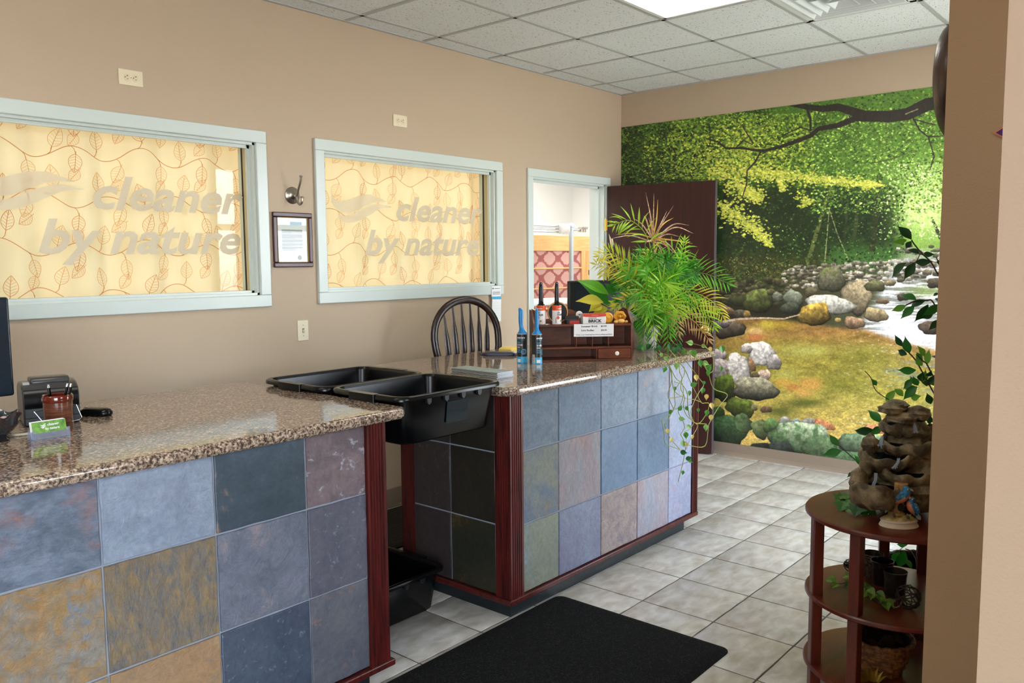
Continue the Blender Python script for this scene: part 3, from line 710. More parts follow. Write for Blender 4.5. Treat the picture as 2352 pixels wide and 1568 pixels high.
    A = mix(A, C(186,128,70), .5*pool*np.clip(g2(1690,790,70,18)+g2(1870,765,70,14)+.9*g2(1755,770,50,8),0,1)*(.4+.6*n2))
    A = mix(A, C(196,200,110), pool*np.clip(g2(1850,805,60,14)+g2(1805,868,22,22)*.9+.5*g2(2010,800,60,10),0,1)*.55)
    A = mix(A, C(90,96,24), pool*np.clip(g2(1990,820,70,26)+g2(1925,880,60,25),0,1)*.45)
    A = mix(A, C(86,112,140), pool*np.clip(g2(2070,850,40,32)+g2(2150,860,40,60),0,1)*.55*S(.35,.7,st))
    for cx,cy_,rx,ry,c in ((1862,882,24,14,(206,150,66)),(1800,878,20,9,(200,150,52)),(1846,902,17,9,(208,158,72)),(1822,890,14,7,(190,120,50)),(1735,760,18,9,(220,180,110)),(1735,775,18,7,(196,110,56)),(1765,745,18,8,(200,180,50)),(1800,745,22,7,(170,140,40))):
        A = mix(A, C(*c), np.clip(g2(cx,cy_,rx,ry)*1.6,0,1)*.85*(.7+.5*n3))
    A = mix(A, C(70,80,26), pool*np.clip(g2(1790,945,40,14)+g2(1850,925,40,10),0,1)*.8)
    A = mix(A, C(250,250,250), pool*S(.74,.8,noise(4,2,13,2.5,.6))*.35*S(1880,1990,X))
    # boulders
    for r_ in ((1700,690,26,13,(62,66,40)),(1740,692,33,28,(78,82,44),0,1.5,.3,(92,104,48)),(1786,682,13,12,(120,122,104)),(1822,684,24,17,(128,134,114),15),(1815,708,23,14,(70,74,60)),(1863,672,15,14,(96,88,64)),
        (1910,642,32,30,(118,114,92),0,1.3,.4,(90,96,56)),(1966,682,36,40,(150,134,104),25,1.35,.45),(1905,700,58,22,(196,192,178),5,1.3,.5),(1871,722,38,26,(150,122,52),-8,1.4,.25,(176,140,52)),
        (2010,657,24,13,(92,92,62)),(2045,650,14,7,(130,116,84)),(2012,723,28,16,(150,132,96),8),(1962,741,25,14,(150,120,92),5),(1925,735,8,6,(160,130,80)),(2028,692,16,6,(110,90,66)),(2140,752,30,16,(80,66,54)),(2075,682,16,9,(70,62,50)),(2150,650,22,12,(70,62,50)),(2130,625,12,7,(110,100,80)),
        (1660,712,30,12,(120,92,66),10),(1700,720,16,10,(90,84,70)),(1716,722,9,10,(150,120,60)),(1678,757,36,19,(104,90,74),-10,1.3,.2),(1655,745,22,9,(120,108,110)),
        (1748,812,32,28,(214,206,200),0,1.15,.75),(1648,815,22,14,(196,178,172)),(1650,846,26,24,(198,180,172),0,1.15,.6),(1697,846,26,36,(208,200,192),-15,1.12,.7),(1778,832,18,18,(204,192,186),0,1.1,.4),(1728,838,7,17,(160,120,84),-15),(1756,862,15,15,(196,170,150)),(1735,862,10,8,(90,80,60)),(1715,800,14,12,(200,188,180)),
        (1664,892,26,32,(66,78,28),0,1.4,.2,(80,96,30)),(1735,893,52,27,(132,126,104),5,1.5,.12),(1632,900,12,30,(40,60,30)),(1701,937,34,24,(84,98,34),20,1.3,.25),(1643,950,22,18,(50,72,30)),(1733,935,8,9,(130,120,80)),(1760,940,14,8,(110,84,60)),
        (1675,990,42,38,(58,84,50),20,1.25,.4),(1708,972,20,24,(84,104,66),-35,1.25,.5),(1748,985,20,24,(100,112,70),-35,1.25,.4),(1772,977,20,17,(92,118,66)),(1803,966,14,10,(150,148,138)),(1828,970,13,9,(110,124,124)),(1858,972,16,14,(140,136,128),10,1.2,.5),(1893,975,26,10,(210,132,84),20,1.1,.7),(1640,1010,18,14,(30,40,26)),
        (1840,1005,72,36,(92,122,78),8,1.3,.5,(150,160,130)),(1900,1035,60,34,(90,112,76),6,1.25,.4),(1985,1020,60,26,(104,124,92),10),(1790,1030,34,16,(54,60,54)),(1745,1030,26,14,(34,40,34)),(1700,1040,40,10,(26,34,24)),(1960,1060,80,22,(70,94,62)),(2020,985,34,10,(214,136,92),8,1.1,.8),(2110,1010,80,30,(96,112,84))):
        rock(*r_)
    line([(1662,738),(1700,732),(1755,730),(1800,732),(1838,722)],5,2.5,(190,166,140),.15)
    A *= (.90+.2*noise(2.2,1,20))[...,None]
    return np.clip(A,0,255)/255., ox, oy
PA, OX, OY = paint_mural()
MW, MH, MY1, MZ0, MZ1 = 1280, 1000, -3.28, .1, 2.662
jj, ii = np.mgrid[0:MH,0:MW]
wy = (ii+.5)/MW*MY1; wz = MZ0 + (jj+.5)/MH*(MZ1-MZ0)         # row 0 = bottom, as bpy images are stored
D = np.stack([np.full_like(wy, 0.)-CAM.x, wy-CAM.y, wz-CAM.z], -1)
dz = D @ np.array(_f); pxs = 1176+FPX*(D @ np.array(_r))/dz - OX; pys = 784-FPX*(D @ np.array(_u))/dz - OY
xi = np.clip(np.rint(pxs).astype(int),0,PA.shape[1]-1); yi = np.clip(np.rint(pys).astype(int),0,PA.shape[0]-1)
img = bpy.data.images.new('forest_stream_print', MW, MH)
buf = np.ones((MH,MW,4), 'f'); buf[...,:3] = PA[yi,xi]
img.pixels.foreach_set(buf.ravel()); img.update(); img.pack()
mm = bpy.data.materials.new('printed_mural'); mm.use_nodes = True
nt = mm.node_tree; ti = nt.nodes.new('ShaderNodeTexImage'); ti.image = img; ti.extension = 'EXTEND'
hs = nt.nodes.new('ShaderNodeHueSaturation'); hs.inputs['Saturation'].default_value = .96; hs.inputs['Value'].default_value = 1.22
nt.links.new(ti.outputs[0], hs.inputs['Color']); nt.links.new(hs.outputs[0], nt.nodes['Principled BSDF'].inputs['Base Color']); nt.nodes['Principled BSDF'].inputs['Roughness'].default_value = .42
mu = MB().box(-.003,MY1,MZ0,-.0005,-.004,MZ1).build('forest_mural', mm)
uv = mu.data.uv_layers.new(name='uv')
for lp in mu.data.loops:
    v = mu.data.vertices[lp.vertex_index].co; uv.data[lp.index].uv = ((v.y)/MY1, (v.z-MZ0)/(MZ1-MZ0))
tag(mu, 'large green forest and mountain stream mural covering the right wall', 'mural')
# ------------------------------------------------------------------ counters
def slate(name, c1, c2, c3=None, s1=5., s2=14., stretch=(1,1,1), lo=.4, hi=.62, b=.5, bs=16., rough=.38, c4=None):
    m = bpy.data.materials.new(name); m.use_nodes = True; nt = m.node_tree; N = nt.nodes; L = nt.links; p = N['Principled BSDF']
    geo = N.new('ShaderNodeNewGeometry'); mp = N.new('ShaderNodeMapping'); mp.inputs['Scale'].default_value = stretch; L.new(geo.outputs['Position'], mp.inputs[0])
    def nz(s, d=8., di=.8):
        n = N.new('ShaderNodeTexNoise'); n.inputs['Scale'].default_value = s; n.inputs['Detail'].default_value = d; n.inputs['Roughness'].default_value = .72; n.inputs['Distortion'].default_value = di; L.new(mp.outputs[0], n.inputs[0]); return n.outputs['Fac']
    r = N.new('ShaderNodeValToRGB'); L.new(nz(s1), r.inputs[0]); e = r.color_ramp.elements
    e[0].position = lo; e[0].color = lin(c1); e[1].position = hi; e[1].color = lin(c2); out = r.outputs[0]
    for c, sc_, th, wd in ((c3, s2, .58, .05), (c4, s2*2.6, .66, .04)):
        if c is None: continue
        r2 = N.new('ShaderNodeValToRGB'); L.new(nz(sc_, 6., .3), r2.inputs[0]); r2.color_ramp.elements[0].position = th; r2.color_ramp.elements[1].position = th+wd*2.2
        mx = N.new('ShaderNodeMix'); mx.data_type = 'RGBA'; L.new(r2.outputs[0], mx.inputs[0]); L.new(out, mx.inputs[6]); mx.inputs[7].default_value = lin(c); out = mx.outputs[2]
    # fine value mottling, cleft terraces with darker broken edges
    def mth(op, a_, v=None, b2=None):
        n = N.new('ShaderNodeMath'); n.operation = op; L.new(a_, n.inputs[0])
        if b2 is not None: L.new(b2, n.inputs[1])
        elif v is not None: n.inputs[1].default_value = v
        return n.outputs[0]
    hv = N.new('ShaderNodeHueSaturation'); L.new(out, hv.inputs['Color']); fr = N.new('ShaderNodeMapRange'); L.new(nz(42., 10., .6), fr.inputs[0])
    fr.inputs[1].default_value = .3; fr.inputs[2].default_value = .7; fr.inputs[3].default_value = .74; fr.inputs[4].default_value = 1.2; L.new(fr.outputs[0], hv.inputs['Value'])
    hn = N.new('ShaderNodeMapRange'); L.new(nz(7., 6., .9), hn.inputs[0]); hn.inputs[1].default_value = .3; hn.inputs[2].default_value = .7; hn.inputs[3].default_value = .492; hn.inputs[4].default_value = .508; L.new(hn.outputs[0], hv.inputs['Hue'])
    L.new(hv.outputs[0], p.inputs['Base Color']); p.inputs['Roughness'].default_value = rough; p.inputs['Specular IOR Level'].default_value = .6
    tn = mth('MULTIPLY', nz(5.5, 9., .5), 14.); ter = mth('FLOOR', tn)
    hsum = mth('ADD', mth('MULTIPLY', ter, .22), None, nz(bs*1.6, 12., 1.0))
    bp = N.new('ShaderNodeBump'); bp.inputs['Strength'].default_value = min(1., b*1.1); bp.inputs['Distance'].default_value = .015; L.new(hsum, bp.inputs['Height']); L.new(bp.outputs[0], p.inputs['Normal'])
    return m
GROUTL = M('pale_slate_grout', (140,146,158), .85)
REDW = M('dark_cherry_wood', (84,26,22), .35, col2=(44,14,14), nscale=14, nstretch=(3,3,.35), bump=.1, bscale=60, lo=.45, hi=.7, spec=.5)
KICK = M('scuffed_black_kick', (20,28,32), .45, col2=(48,60,68), nscale=18, nstretch=(1,1,3), lo=.6, hi=.72)
GRAN = bpy.data.materials.new('speckled_granite'); GRAN.use_nodes = True
nt = GRAN.node_tree; N = nt.nodes; L = nt.links; p = N['Principled BSDF']; geo = N.new('ShaderNodeNewGeometry')
def gnoise(s, d=3.):
    n = N.new('ShaderNodeTexNoise'); n.inputs['Scale'].default_value = s; n.inputs['Detail'].default_value = d; L.new(geo.outputs['Position'], n.inputs[0]); return n.outputs['Fac']
r = N.new('ShaderNodeValToRGB'); L.new(gnoise(125,4.), r.inputs[0]); e = r.color_ramp.elements
e[0].position = .33; e[0].color = lin((58,48,42)); e[1].position = .66; e[1].color = lin((196,176,156))
for q, c in ((.42,(96,80,70)),(.48,(134,114,98)),(.56,(162,142,124))): x = e.new(q); x.color = lin(c)
r2 = N.new('ShaderNodeValToRGB'); L.new(gnoise(180,3.), r2.inputs[0]); r2.color_ramp.elements[0].position = .60; r2.color_ramp.elements[1].position = .64
mx = N.new('ShaderNodeMix'); mx.data_type = 'RGBA'; L.new(r2.outputs[0], mx.inputs[0]); L.new(r.outputs[0], mx.inputs[6]); mx.inputs[7].default_value = lin((58,52,48))
L.new(mx.outputs[2], p.inputs['Base Color']); p.inputs['Roughness'].default_value = .08; p.inputs['Specular IOR Level'].default_value = .62
bp = N.new('ShaderNodeBump'); bp.inputs['Strength'].default_value = .02; bp.inputs['Distance'].default_value = .01; L.new(gnoise(18,2.), bp.inputs['Height']); L.new(bp.outputs[0], p.inputs['Normal'])
ZT = 1.02; ZU = .980
def fluted(x0, x1, y0, y1, z0, z1, faces='fl'):
    """fluted corner post: rectangle section with grooves on the visible sides"""
    def side(a, b_, groove):
        pts = []; n = 5; a = Vector(a); b_ = Vector(b_); d = b_-a; nrm = Vector((d.y,-d.x)).normalized()
        if not groove: return [a]
        pts.append(a); m = .11
        for k in range(n):
            u0 = m+(1-2*m)*k/n; u1 = m+(1-2*m)*(k+.76)/n
            for q in range(5):
                t = q/4; pts.append(a + d*(u0+(u1-u0)*t) - nrm*(.011*math.sin(PI*t)))
        return pts
    P = side((x0,y0),(x1,y0),'f' in faces)+side((x1,y0),(x1,y1),'r' in faces)+side((x1,y1),(x0,y1),False)+side((x0,y1),(x0,y0),'l' in faces)
    return MB().prism([(v.x,v.y) for v in P], z0, z1)
FY = -1.65
def counter(name, label, xl_, xr_, yb, cols, rows, mats, posts, end=None, kick=None):
    t = thing(name, label, 'counter', (xl_,FY,0)); LOCAL.discard(t.name)
    MB().box(xl_+.012,FY+.014,.085,xr_-.012,yb,ZU).build('carcass', M('dark_carcass',(30,20,18),.6), t)
    MB().box(cols[0]-.004,FY+.006,.085,cols[-1]+.004,FY+.016,ZU).build('grout', GROUTL, t)
    k = 0
    for j in range(len(rows)-1):
        for i in range(len(cols)-1):
            m = mats[(i,j)] if (i,j) in mats else mats[k % len(mats)] if isinstance(mats, list) else list(mats.values())[k % len(mats)]
            g = .0035; b = MB(); random.seed(i*17+j*7+int(xl_*10)); dy = random.uniform(-.0015,.0015)
            x0, x1, z1, z0 = cols[i]+g, cols[i+1]-g, rows[j]-g, rows[j+1]+g
            ring = []
            for (ax,az,bx,bz) in ((x0,z0,x1,z0),(x1,z0,x1,z1),(x1,z1,x0,z1),(x0,z1,x0,z0)):
                for q in range(5):
                    t_ = q/5; w_ = random.uniform(-.0014,.0014) if q else 0
                    ring.append((ax+(bx-ax)*t_+(w_ if ax == bx else 0), az+(bz-az)*t_+(w_ if az == bz else 0)))
            cx, cz = (x0+x1)/2, (z0+z1)/2
            b.loft([[Vector((u,FY+.014,v)) for u,v in ring],[Vector((u,FY+.001+dy,v)) for u,v in ring],[Vector((u+(cx-u)*.015,FY-.001+dy,v+(cz-v)*.015)) for u,v in ring]])
            b.build('slate_tile', m, t, smooth=True, ang=30); k += 1
    for (x0,x1,y0,y1,fc) in posts: fluted(x0,x1,y0,y1,.078,ZU,fc).build('fluted_post', REDW, t, smooth=True, ang=50)
    if end:
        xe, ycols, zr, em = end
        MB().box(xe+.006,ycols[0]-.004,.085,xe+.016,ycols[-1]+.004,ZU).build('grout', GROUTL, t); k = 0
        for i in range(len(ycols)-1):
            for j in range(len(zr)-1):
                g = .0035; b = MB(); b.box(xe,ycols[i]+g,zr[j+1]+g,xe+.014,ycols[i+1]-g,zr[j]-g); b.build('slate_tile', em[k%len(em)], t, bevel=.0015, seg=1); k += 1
    return t
# slate colours
def V(i, base, **k): return slate('slate_%d' % i, *base, **k)
G1 = ((92,106,124),(128,140,158)); 
c1m = {}
c1m[(2,0)] = slate('slate_grey_blue_veined', (104,116,136),(134,146,166),(160,128,128),s1=6,s2=3.2,b=.7,bs=20,stretch=(1,1,1.6))
c1m[(3,0)] = slate('slate_pale_blue', (126,138,158),(146,158,176),(112,124,140),s1=3,s2=9,b=.55,bs=9)
c1m[(4,0)] = slate('slate_dark_teal_rust', (52,66,76),(70,84,96),(134,112,98),s1=3,s2=4.5,b=.2,bs=12,c4=None)
c1m[(5,0)] = slate('slate_plum_white', (96,82,88),(122,104,106),(176,180,190),s1=8,s2=22,b=.4,bs=30,c4=(140,92,84))
c1m[(2,1)] = slate('slate_gold', (166,132,86),(146,138,128),(122,136,154),s1=13,s2=9,b=.7,bs=18,c4=(110,84,80),lo=.42,hi=.58)
c1m[(3,1)] = slate('slate_gold_blue_streak', (168,138,92),(108,116,126),(92,104,122),s1=20,s2=26,b=.8,bs=24,stretch=(1.6,1,.7),c4=(196,142,72),lo=.34,hi=.66)
c1m[(4,1)] = slate('slate_grey_mauve', (98,106,122),(120,124,140),(142,132,140),s1=4,s2=7,b=.8,bs=10)
c1m[(5,1)] = slate('slate_dark_plum', (80,80,94),(92,90,102),(130,136,150),s1=4,s2=34,b=.25,bs=18)
c1m[(2,2)] = slate('slate_gold_lower', (160,134,96),(150,132,112),(124,134,150),s1=8,s2=6,b=.6,bs=16)
c1m[(3,2)] = slate('slate_orange', (164,130,90),(160,128,98),(116,124,140),s1=7,s2=5,b=.6,bs=20)
c1m[(4,2)] = slate('slate_dark_blue', (58,68,84),(74,84,100),(120,130,146),s1=4,s2=40,b=.25,bs=18)
c1m[(5,2)] = slate('slate_rust_spots', (82,86,98),(100,100,106),(146,112,96),s1=5,s2=8,b=.35,bs=14,c4=(160,170,184))
c1m[(0,0)] = c1m[(3,0)]; c1m[(1,0)] = c1m[(4,1)]; c1m[(0,1)] = c1m[(4,0)]; c1m[(1,1)] = c1m[(5,1)]; c1m[(0,2)] = c1m[(4,2)]; c1m[(1,2)] = c1m[(2,0)]
C1C = [-6.09,-5.76,-5.43,-5.097,-4.760,-4.431,-4.178]; R1 = [.978,.728,.418,.084]
C1L, C1R, C2L, C2R = -6.1, -4.092, -3.400, -1.735
cl = counter('service_counter', 'slate tiled service counter at left with gold and blue tiles', C1L, C1R, -.64, C1C, R1, c1m, [(-4.178,-4.092,FY-.010,FY+.075,'fr')])
c2m = {}
bl = lambda n, c1, c2, c3=None, **k: slate('slate_'+n, c1, c2, c3, **k)
c2m[(0,0)] = bl('blue_cleft',(108,124,140),(128,142,156),(146,140,134),s1=5,s2=8,b=.8,bs=12)
c2m[(1,0)] = bl('steel_blue',(104,122,142),(120,136,154),s1=4,b=.5,bs=16)
c2m[(2,0)] = bl('steel_blue_pale',(112,130,150),(130,146,162),s1=4,b=.5,bs=16)
c2m[(3,0)] = bl('blue_rose',(116,132,152),(134,146,162),(160,148,150),s1=4,s2=4,b=.4,bs=14)
c2m[(4,0)] = bl('lilac',(138,146,166),(152,157,174),s1=4,b=.3,bs=14)
c2m[(0,1)] = bl('blue_olive',(98,112,130),(128,130,118),(140,116,98),s1=4,s2=8,b=.6,bs=12)
c2m[(1,1)] = bl('mauve_blue',(140,150,158),(152,132,136),(176,152,134),s1=3.4,s2=9,b=.6,bs=14,stretch=(1.6,1,.7))
c2m[(2,1)] = bl('smooth_blue',(86,110,136),(100,122,146),s1=3,b=.15,bs=10)
c2m[(3,1)] = bl('smooth_blue_stained',(84,106,132),(102,124,146),(76,92,112),s1=3,s2=3,b=.15,bs=10)
c2m[(4,1)] = bl('lilac_pale',(138,147,168),(152,159,178),s1=4,b=.25,bs=12)
c2m[(0,2)] = bl('olive',(118,124,112),(132,134,114),(116,142,158),s1=3,s2=5,b=.35,bs=14)
c2m[(1,2)] = bl('mauve_cleft',(122,124,150),(134,142,164),(110,126,146),s1=3,s2=7,b=.7,bs=10)
c2m[(2,2)] = bl('rose_mottled',(150,134,136),(176,160,152),(120,120,134),s1=9,s2=16,b=.7,bs=22,c4=(196,150,126))
c2m[(3,2)] = bl('rose_blue',(150,152,166),(160,138,142),(182,160,142),s1=3.6,s2=8,b=.5,bs=14,stretch=(1.4,1,.7))
c2m[(4,2)] = bl('violet_blue',(140,144,170),(156,158,180),(164,146,158),s1=4,s2=9,b=.4,bs=14)
C2C = [-3.312,-3.048,-2.705,-2.370,-2.045,-1.782]; R2 = [.978,.720,.392,.080]
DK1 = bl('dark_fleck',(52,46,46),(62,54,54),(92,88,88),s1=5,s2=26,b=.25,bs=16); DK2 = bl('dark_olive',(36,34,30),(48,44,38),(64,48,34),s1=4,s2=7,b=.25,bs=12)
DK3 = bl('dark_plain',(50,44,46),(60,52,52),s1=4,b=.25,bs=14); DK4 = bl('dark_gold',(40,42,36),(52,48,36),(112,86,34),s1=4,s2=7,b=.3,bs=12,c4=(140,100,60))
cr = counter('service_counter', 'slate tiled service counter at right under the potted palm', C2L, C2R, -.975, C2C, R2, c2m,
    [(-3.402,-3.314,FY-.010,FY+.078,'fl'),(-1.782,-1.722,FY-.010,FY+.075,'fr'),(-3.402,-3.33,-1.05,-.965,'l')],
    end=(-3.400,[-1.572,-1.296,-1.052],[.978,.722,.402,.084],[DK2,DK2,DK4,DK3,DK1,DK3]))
for t, x0, x1, yb, endside in ((cl,C1L,C1R,-.64,1),(cr,C2L,C2R,-.96,0)):
    b = MB(); a = .012
    if endside: b.box(x0,FY-a-.004,.056,x1+.020,FY+.02,.080)
    else:
        b.prism([(x0-a,FY-a-.004),(x1+.014,FY-a-.004),(x1+.014,FY+.02),(x0+.03,FY+.02),(x0+.03,yb),(x0-a,yb)], .056, .080)
    b.build('base_moulding', REDW, t, bevel=.004)
    b = MB(); b.box(x0+(.008 if not endside else 0.),FY+.004,0,x1-(.09 if endside else .12),yb-.02,.056); b.build('kick_board', KICK, t)
b = MB(); b.box(-3.40,-.72,0,-3.36,-.66,ZU); b.box(-1.78,-.72,0,-1.74,-.66,ZU); b.build('rear_leg', M('dark_carcass',(30,20,18),.6), cr)
def slab(name, label, poly):
    b = MB(); b.prism(poly, ZU, ZT); o = b.build(name, GRAN, None, bevel=.017, seg=5); return tag(o, label, 'countertop')
slab('granite_countertop', 'speckled brown granite top of the left counter', [(C1L-.02,-1.70),(-4.035,-1.70),(-4.0,-1.665),(-4.0,-.60),(C1L-.02,-.60)])
arc = [( -3.385-.075*math.cos(math.radians(a)), -1.627-.075*math.sin(math.radians(a))) for a in range(0,91,10)]
slab('granite_countertop', 'speckled brown granite top of the right counter', arc+[(-1.60,-1.702),(-1.56,-1.66),(-1.56,-.60),(-3.46,-.60)])
# ------------------------------------------------------------------ mats
RUB = M('black_floor_mat', (11,11,12), .95, col2=(50,50,52), nscale=210, bump=1., bscale=300, lo=.54, hi=.66, spec=.2)
b = MB(); b.loft([rr(-3.835,-2.096,.765,.430,.04,.0005,6),rr(-3.835,-2.096,.765,.430,.04,.004,6),rr(-3.835,-2.096,.735,.402,.03,.012,6)])
tag(b.build('entrance_mat', RUB, None, smooth=True, ang=20), 'black rubber backed carpet mat on the tiles in front of the counter gap', 'mat')
b = MB(); b.loft([rr(-3.2,-.33,.75,.28,.04,.0005,6),rr(-3.2,-.33,.75,.28,.04,.012,6),rr(-3.2,-.33,.73,.26,.03,.020,6)])
af = tag(b.build('standing_mat', M('ribbed_black_rubber',(20,18,15),.7,bump=.9,bscale=60,nstretch=(.05,1,1)), None, smooth=True, ang=20), 'ribbed black rubber standing mat behind the counters by the wall', 'mat')
# ------------------------------------------------------------------ black plastic bins
def make_bin(label, group, loc, rz=0.):
    t = thing('bus_bin', label, 'bin', loc, rz, group)
    b = MB(); R_ = .05
    b.loft([rr(0,0,.235,.175,.045,-.150),rr(0,0,.243,.183,.05,-.143),rr(0,0,.266,.203,.052,.022),
            rr(0,0,.266,.203,.052,.030),rr(0,0,.262,.199,.05,.030),rr(0,0,.238,.178,.046,-.136)])
    b.build('tub', BLACKP, t, smooth=True, ang=50)
    b = MB(); b.loft([rr(0,0,.264,.201,.052,.030),rr(0,0,.268,.205,.055,.041),rr(0,0,.286,.214,.06,.042),rr(0,0,.293,.220,.062,.036),rr(0,0,.293,.220,.062,.024),rr(0,0,.287,.215,.06,.022),rr(0,0,.287,.215,.06,.032),rr(0,0,.264,.201,.05,.030)], caps=(False,False))
    b.build('rim', BLACKP, t, smooth=True, ang=60)
    for s_ in (-1,1):
        b = MB(); b.loft([rr(s_*.285,0,.016,.075,.008,z) for z in (.012,.014,.038,.043)]); b.build('handle', BLACKP, t, smooth=True, ang=50)
    for s_ in (-1,1):
        for k in range(4):
            x = -.14+.094*k; b = MB(); b.prism([(x-.012,.024),(x+.012,.024),(x+.010,.006),(x,-.002),(x-.010,.006)], s_*.2, s_*.214, 'y'); b.build('rib', BLACKM, t)
    return t
bin1 = make_bin('front black plastic bin bridging the two counters', 'black plastic bins', (-3.728,-1.445,1.008))
b = MB(); b.box(-.035,-.0014,-.088,.085,.0,.0, Matrix.Translation((0,-.2032,-.006)) @ Matrix.Rotation(math.radians(6.9),4,'X')); b.build('label_pocket', M('glossy_black_sleeve',(34,46,52),.08,spec=.8), bin1)
bin2 = dup(bin1, (-3.745,-1.0,1.008), 0., 'rear black plastic bin bridging the two counters nearer the wall')
bin2.children
for ch in list(bin2.children):
    if ch.name.startswith('label_pocket'): bpy.data.objects.remove(ch)
bin3 = dup(bin1, (-3.772,-1.137,.152), 0., 'black plastic bin on the floor in the gap between counters')
for ch in list(bin3.children):
    if ch.name.startswith('label_pocket'): bpy.data.objects.remove(ch)
# ------------------------------------------------------------------ wall fittings on the back wall
def plate(name, label, cat, x, z, w_, h, group=None):
    t = thing(name, label, cat, (x,0,z), group=group)
    b = MB(); b.box(-w_/2,-.006,-h/2,w_/2,0,h/2); b.build('cover_plate', IVORY, t, bevel=.003); return t
def outlet(label, x, z):
    t = plate('wall_outlet', label, 'outlet', x, z, .114, .072, 'ivory outlets high on the wall')
    for s_ in (-1,1):
        b = MB(); b.lathe([(0,0),(.0165,0),(.0165,.0015),(0,.0015)], seg=20, mat=Matrix.Translation((s_*.0195,-.006,0)) @ Matrix.Rotation(PI/2,4,'X'), sx=.85); b.build('socket', M('ivory_socket',(226,212,178),.4), t)
        b = MB()
        for dx,dz,w_,h in ((.001,.0065,.0075,.0022),(.002,-.0065,.0065,.0018)): b.box(s_*.0195+dx-w_/2,-.0082,dz-h/2,s_*.0195+dx+w_/2,-.0076,dz+h/2)
        b.box(s_*.0195+.0035-.001,-.0082,.0065,s_*.0195+.0035+.001,-.0076,.010)
        b.lathe([(0,0),(.0025,0),(0,.0004)], seg=8, mat=Matrix.Translation((s_*.0195-.008,-.0078,0)) @ Matrix.Rotation(PI/2,4,'X')); b.build('slots', DARK, t)
    MB().lathe([(0,0),(.003,0),(0,.001)], seg=8, mat=Matrix.Translation((0,-.006,0)) @ Matrix.Rotation(PI/2,4,'X')).build('screw', STEEL, t)
outlet('ivory electrical outlet high on the wall above the left window', -4.166, 2.412)
outlet('ivory electrical outlet high on the wall above the middle window', -2.493, 2.416)
t = plate('light_switch', 'ivory toggle light switch on the wall below the framed certificate', 'switch', -3.2575, 1.169, .073, .116)
MB().box(-.006,-.0075,-.013,.006,-.006,.013).build('toggle_slot', M('worn_slot',(150,136,110),.6), t)
b = MB(); b.box(-.0045,-.018,-.006,.0045,-.004,.006, Matrix.Rotation(.5,4,'X')); b.build('toggle', M('white_toggle',(240,236,222),.3), t, bevel=.001)
for z in (.03,-.03): MB().lathe([(0,0),(.0032,0),(0,.001)], seg=8, mat=Matrix.Translation((0,-.006,z)) @ Matrix.Rotation(PI/2,4,'X')).build('screw', STEEL, t)
# coat hook
t = thing('coat_hook', 'brushed nickel double coat hook on the wall above the certificate', 'hook', (-3.298,0,1.918))
MB().lathe([(0,0),(.046,0),(.047,.004),(.042,.010),(.028,.014),(.016,.026),(.012,.034),(0,.035)], seg=28, mat=Matrix.Rotation(PI/2,4,'X')).build('rosette', STEEL, t, smooth=True)
b = MB(); b.tube(bez([(0,-.03,-.012),(0,-.045,.0),(0,-.06,.03),(0,-.078,.065),(0,-.088,.095)],6), .0062, 10); b.ball((0,-.0885,.098),(.010,.010,.006)); b.build('upper_prong', STEEL, t, smooth=True)
b = MB(); b.tube(bez([(0,-.03,.01),(0,-.04,-.012),(0,-.052,-.042),(0,-.07,-.052),(0,-.088,-.042),(0,-.092,-.018)],6), .0062, 10); b.ball((0,-.0925,-.015),(.010,.010,.006)); b.build('lower_prong', STEEL, t, smooth=True)
# framed certificate
t = thing('framed_certificate', 'framed certificate with dark red frame and blue seal between the windows', 'picture', (-3.308,-.001,1.674))
hw, hh, fw = .1275, .150, .026
WINE = M('dark_wine_frame', (70,26,30), .3, col2=(52,16,20), nscale=20, nstretch=(1,1,.3))
for (x0,z0,x1,z1) in ((-hw,hh-fw,hw,hh),(-hw,-hh,hw,-hh+fw),(-hw,-hh+fw,-hw+fw,hh-fw),(hw-fw,-hh+fw,hw,hh-fw)):
    b = MB(); b.box(x0,-.016,z0,x1,0,z1); b.build('frame_bar', WINE, t, bevel=.005, seg=3)
b = MB(); i_ = .0035
for (x0,z0,x1,z1) in ((-hw+fw,hh-fw-i_,hw-fw,hh-fw),(-hw+fw,-hh+fw,hw-fw,-hh+fw+i_),(-hw+fw,-hh+fw,-hw+fw+i_,hh-fw),(hw-fw-i_,-hh+fw,hw-fw,hh-fw)): b.box(x0,-.012,z0,x1,-.002,z1)
b.build('beaded_lip', M('gilt_beading',(206,170,100),.4,.6,bump=1.,bscale=500), t)
MB().box(-hw+fw-.004,-.003,-hh+fw-.004,hw-fw+.004,-.001,hh-fw+.004).build('sheet', PAPER, t)
b = MB(); rn = random.Random(3); z = .055
for para in (6,7,5,4,4,1):
    for k in range(para):
        b.box(-.068,-.0034,z-.0009,(.066 if k < para-1 else rn.uniform(-.02,.05)) if para > 1 else .02,-.0031,z+.0009); z -= .0036
    z -= .0035
b.build('print_lines', M('dark_grey_print',(84,84,90),.8), t)
MB().box(-.012,-.0034,.082,.064,-.0031,.100).build('header_block', M('blue_header',(92,134,156),.7), t)
MB().lathe([(0,0),(.013,0),(.013,.0006),(.009,.001),(0,.001)], seg=20, mat=Matrix.Translation((.044,-.003,-.097)) @ Matrix.Rotation(PI/2,4,'X')).build('seal', M('blue_seal',(60,120,160),.6,col2=(190,170,90),nscale=150), t)
MB().box(-hw+fw,-.0055,-hh+fw,hw-fw,-.0045,hh-fw).build('glazing', GLASS, t)
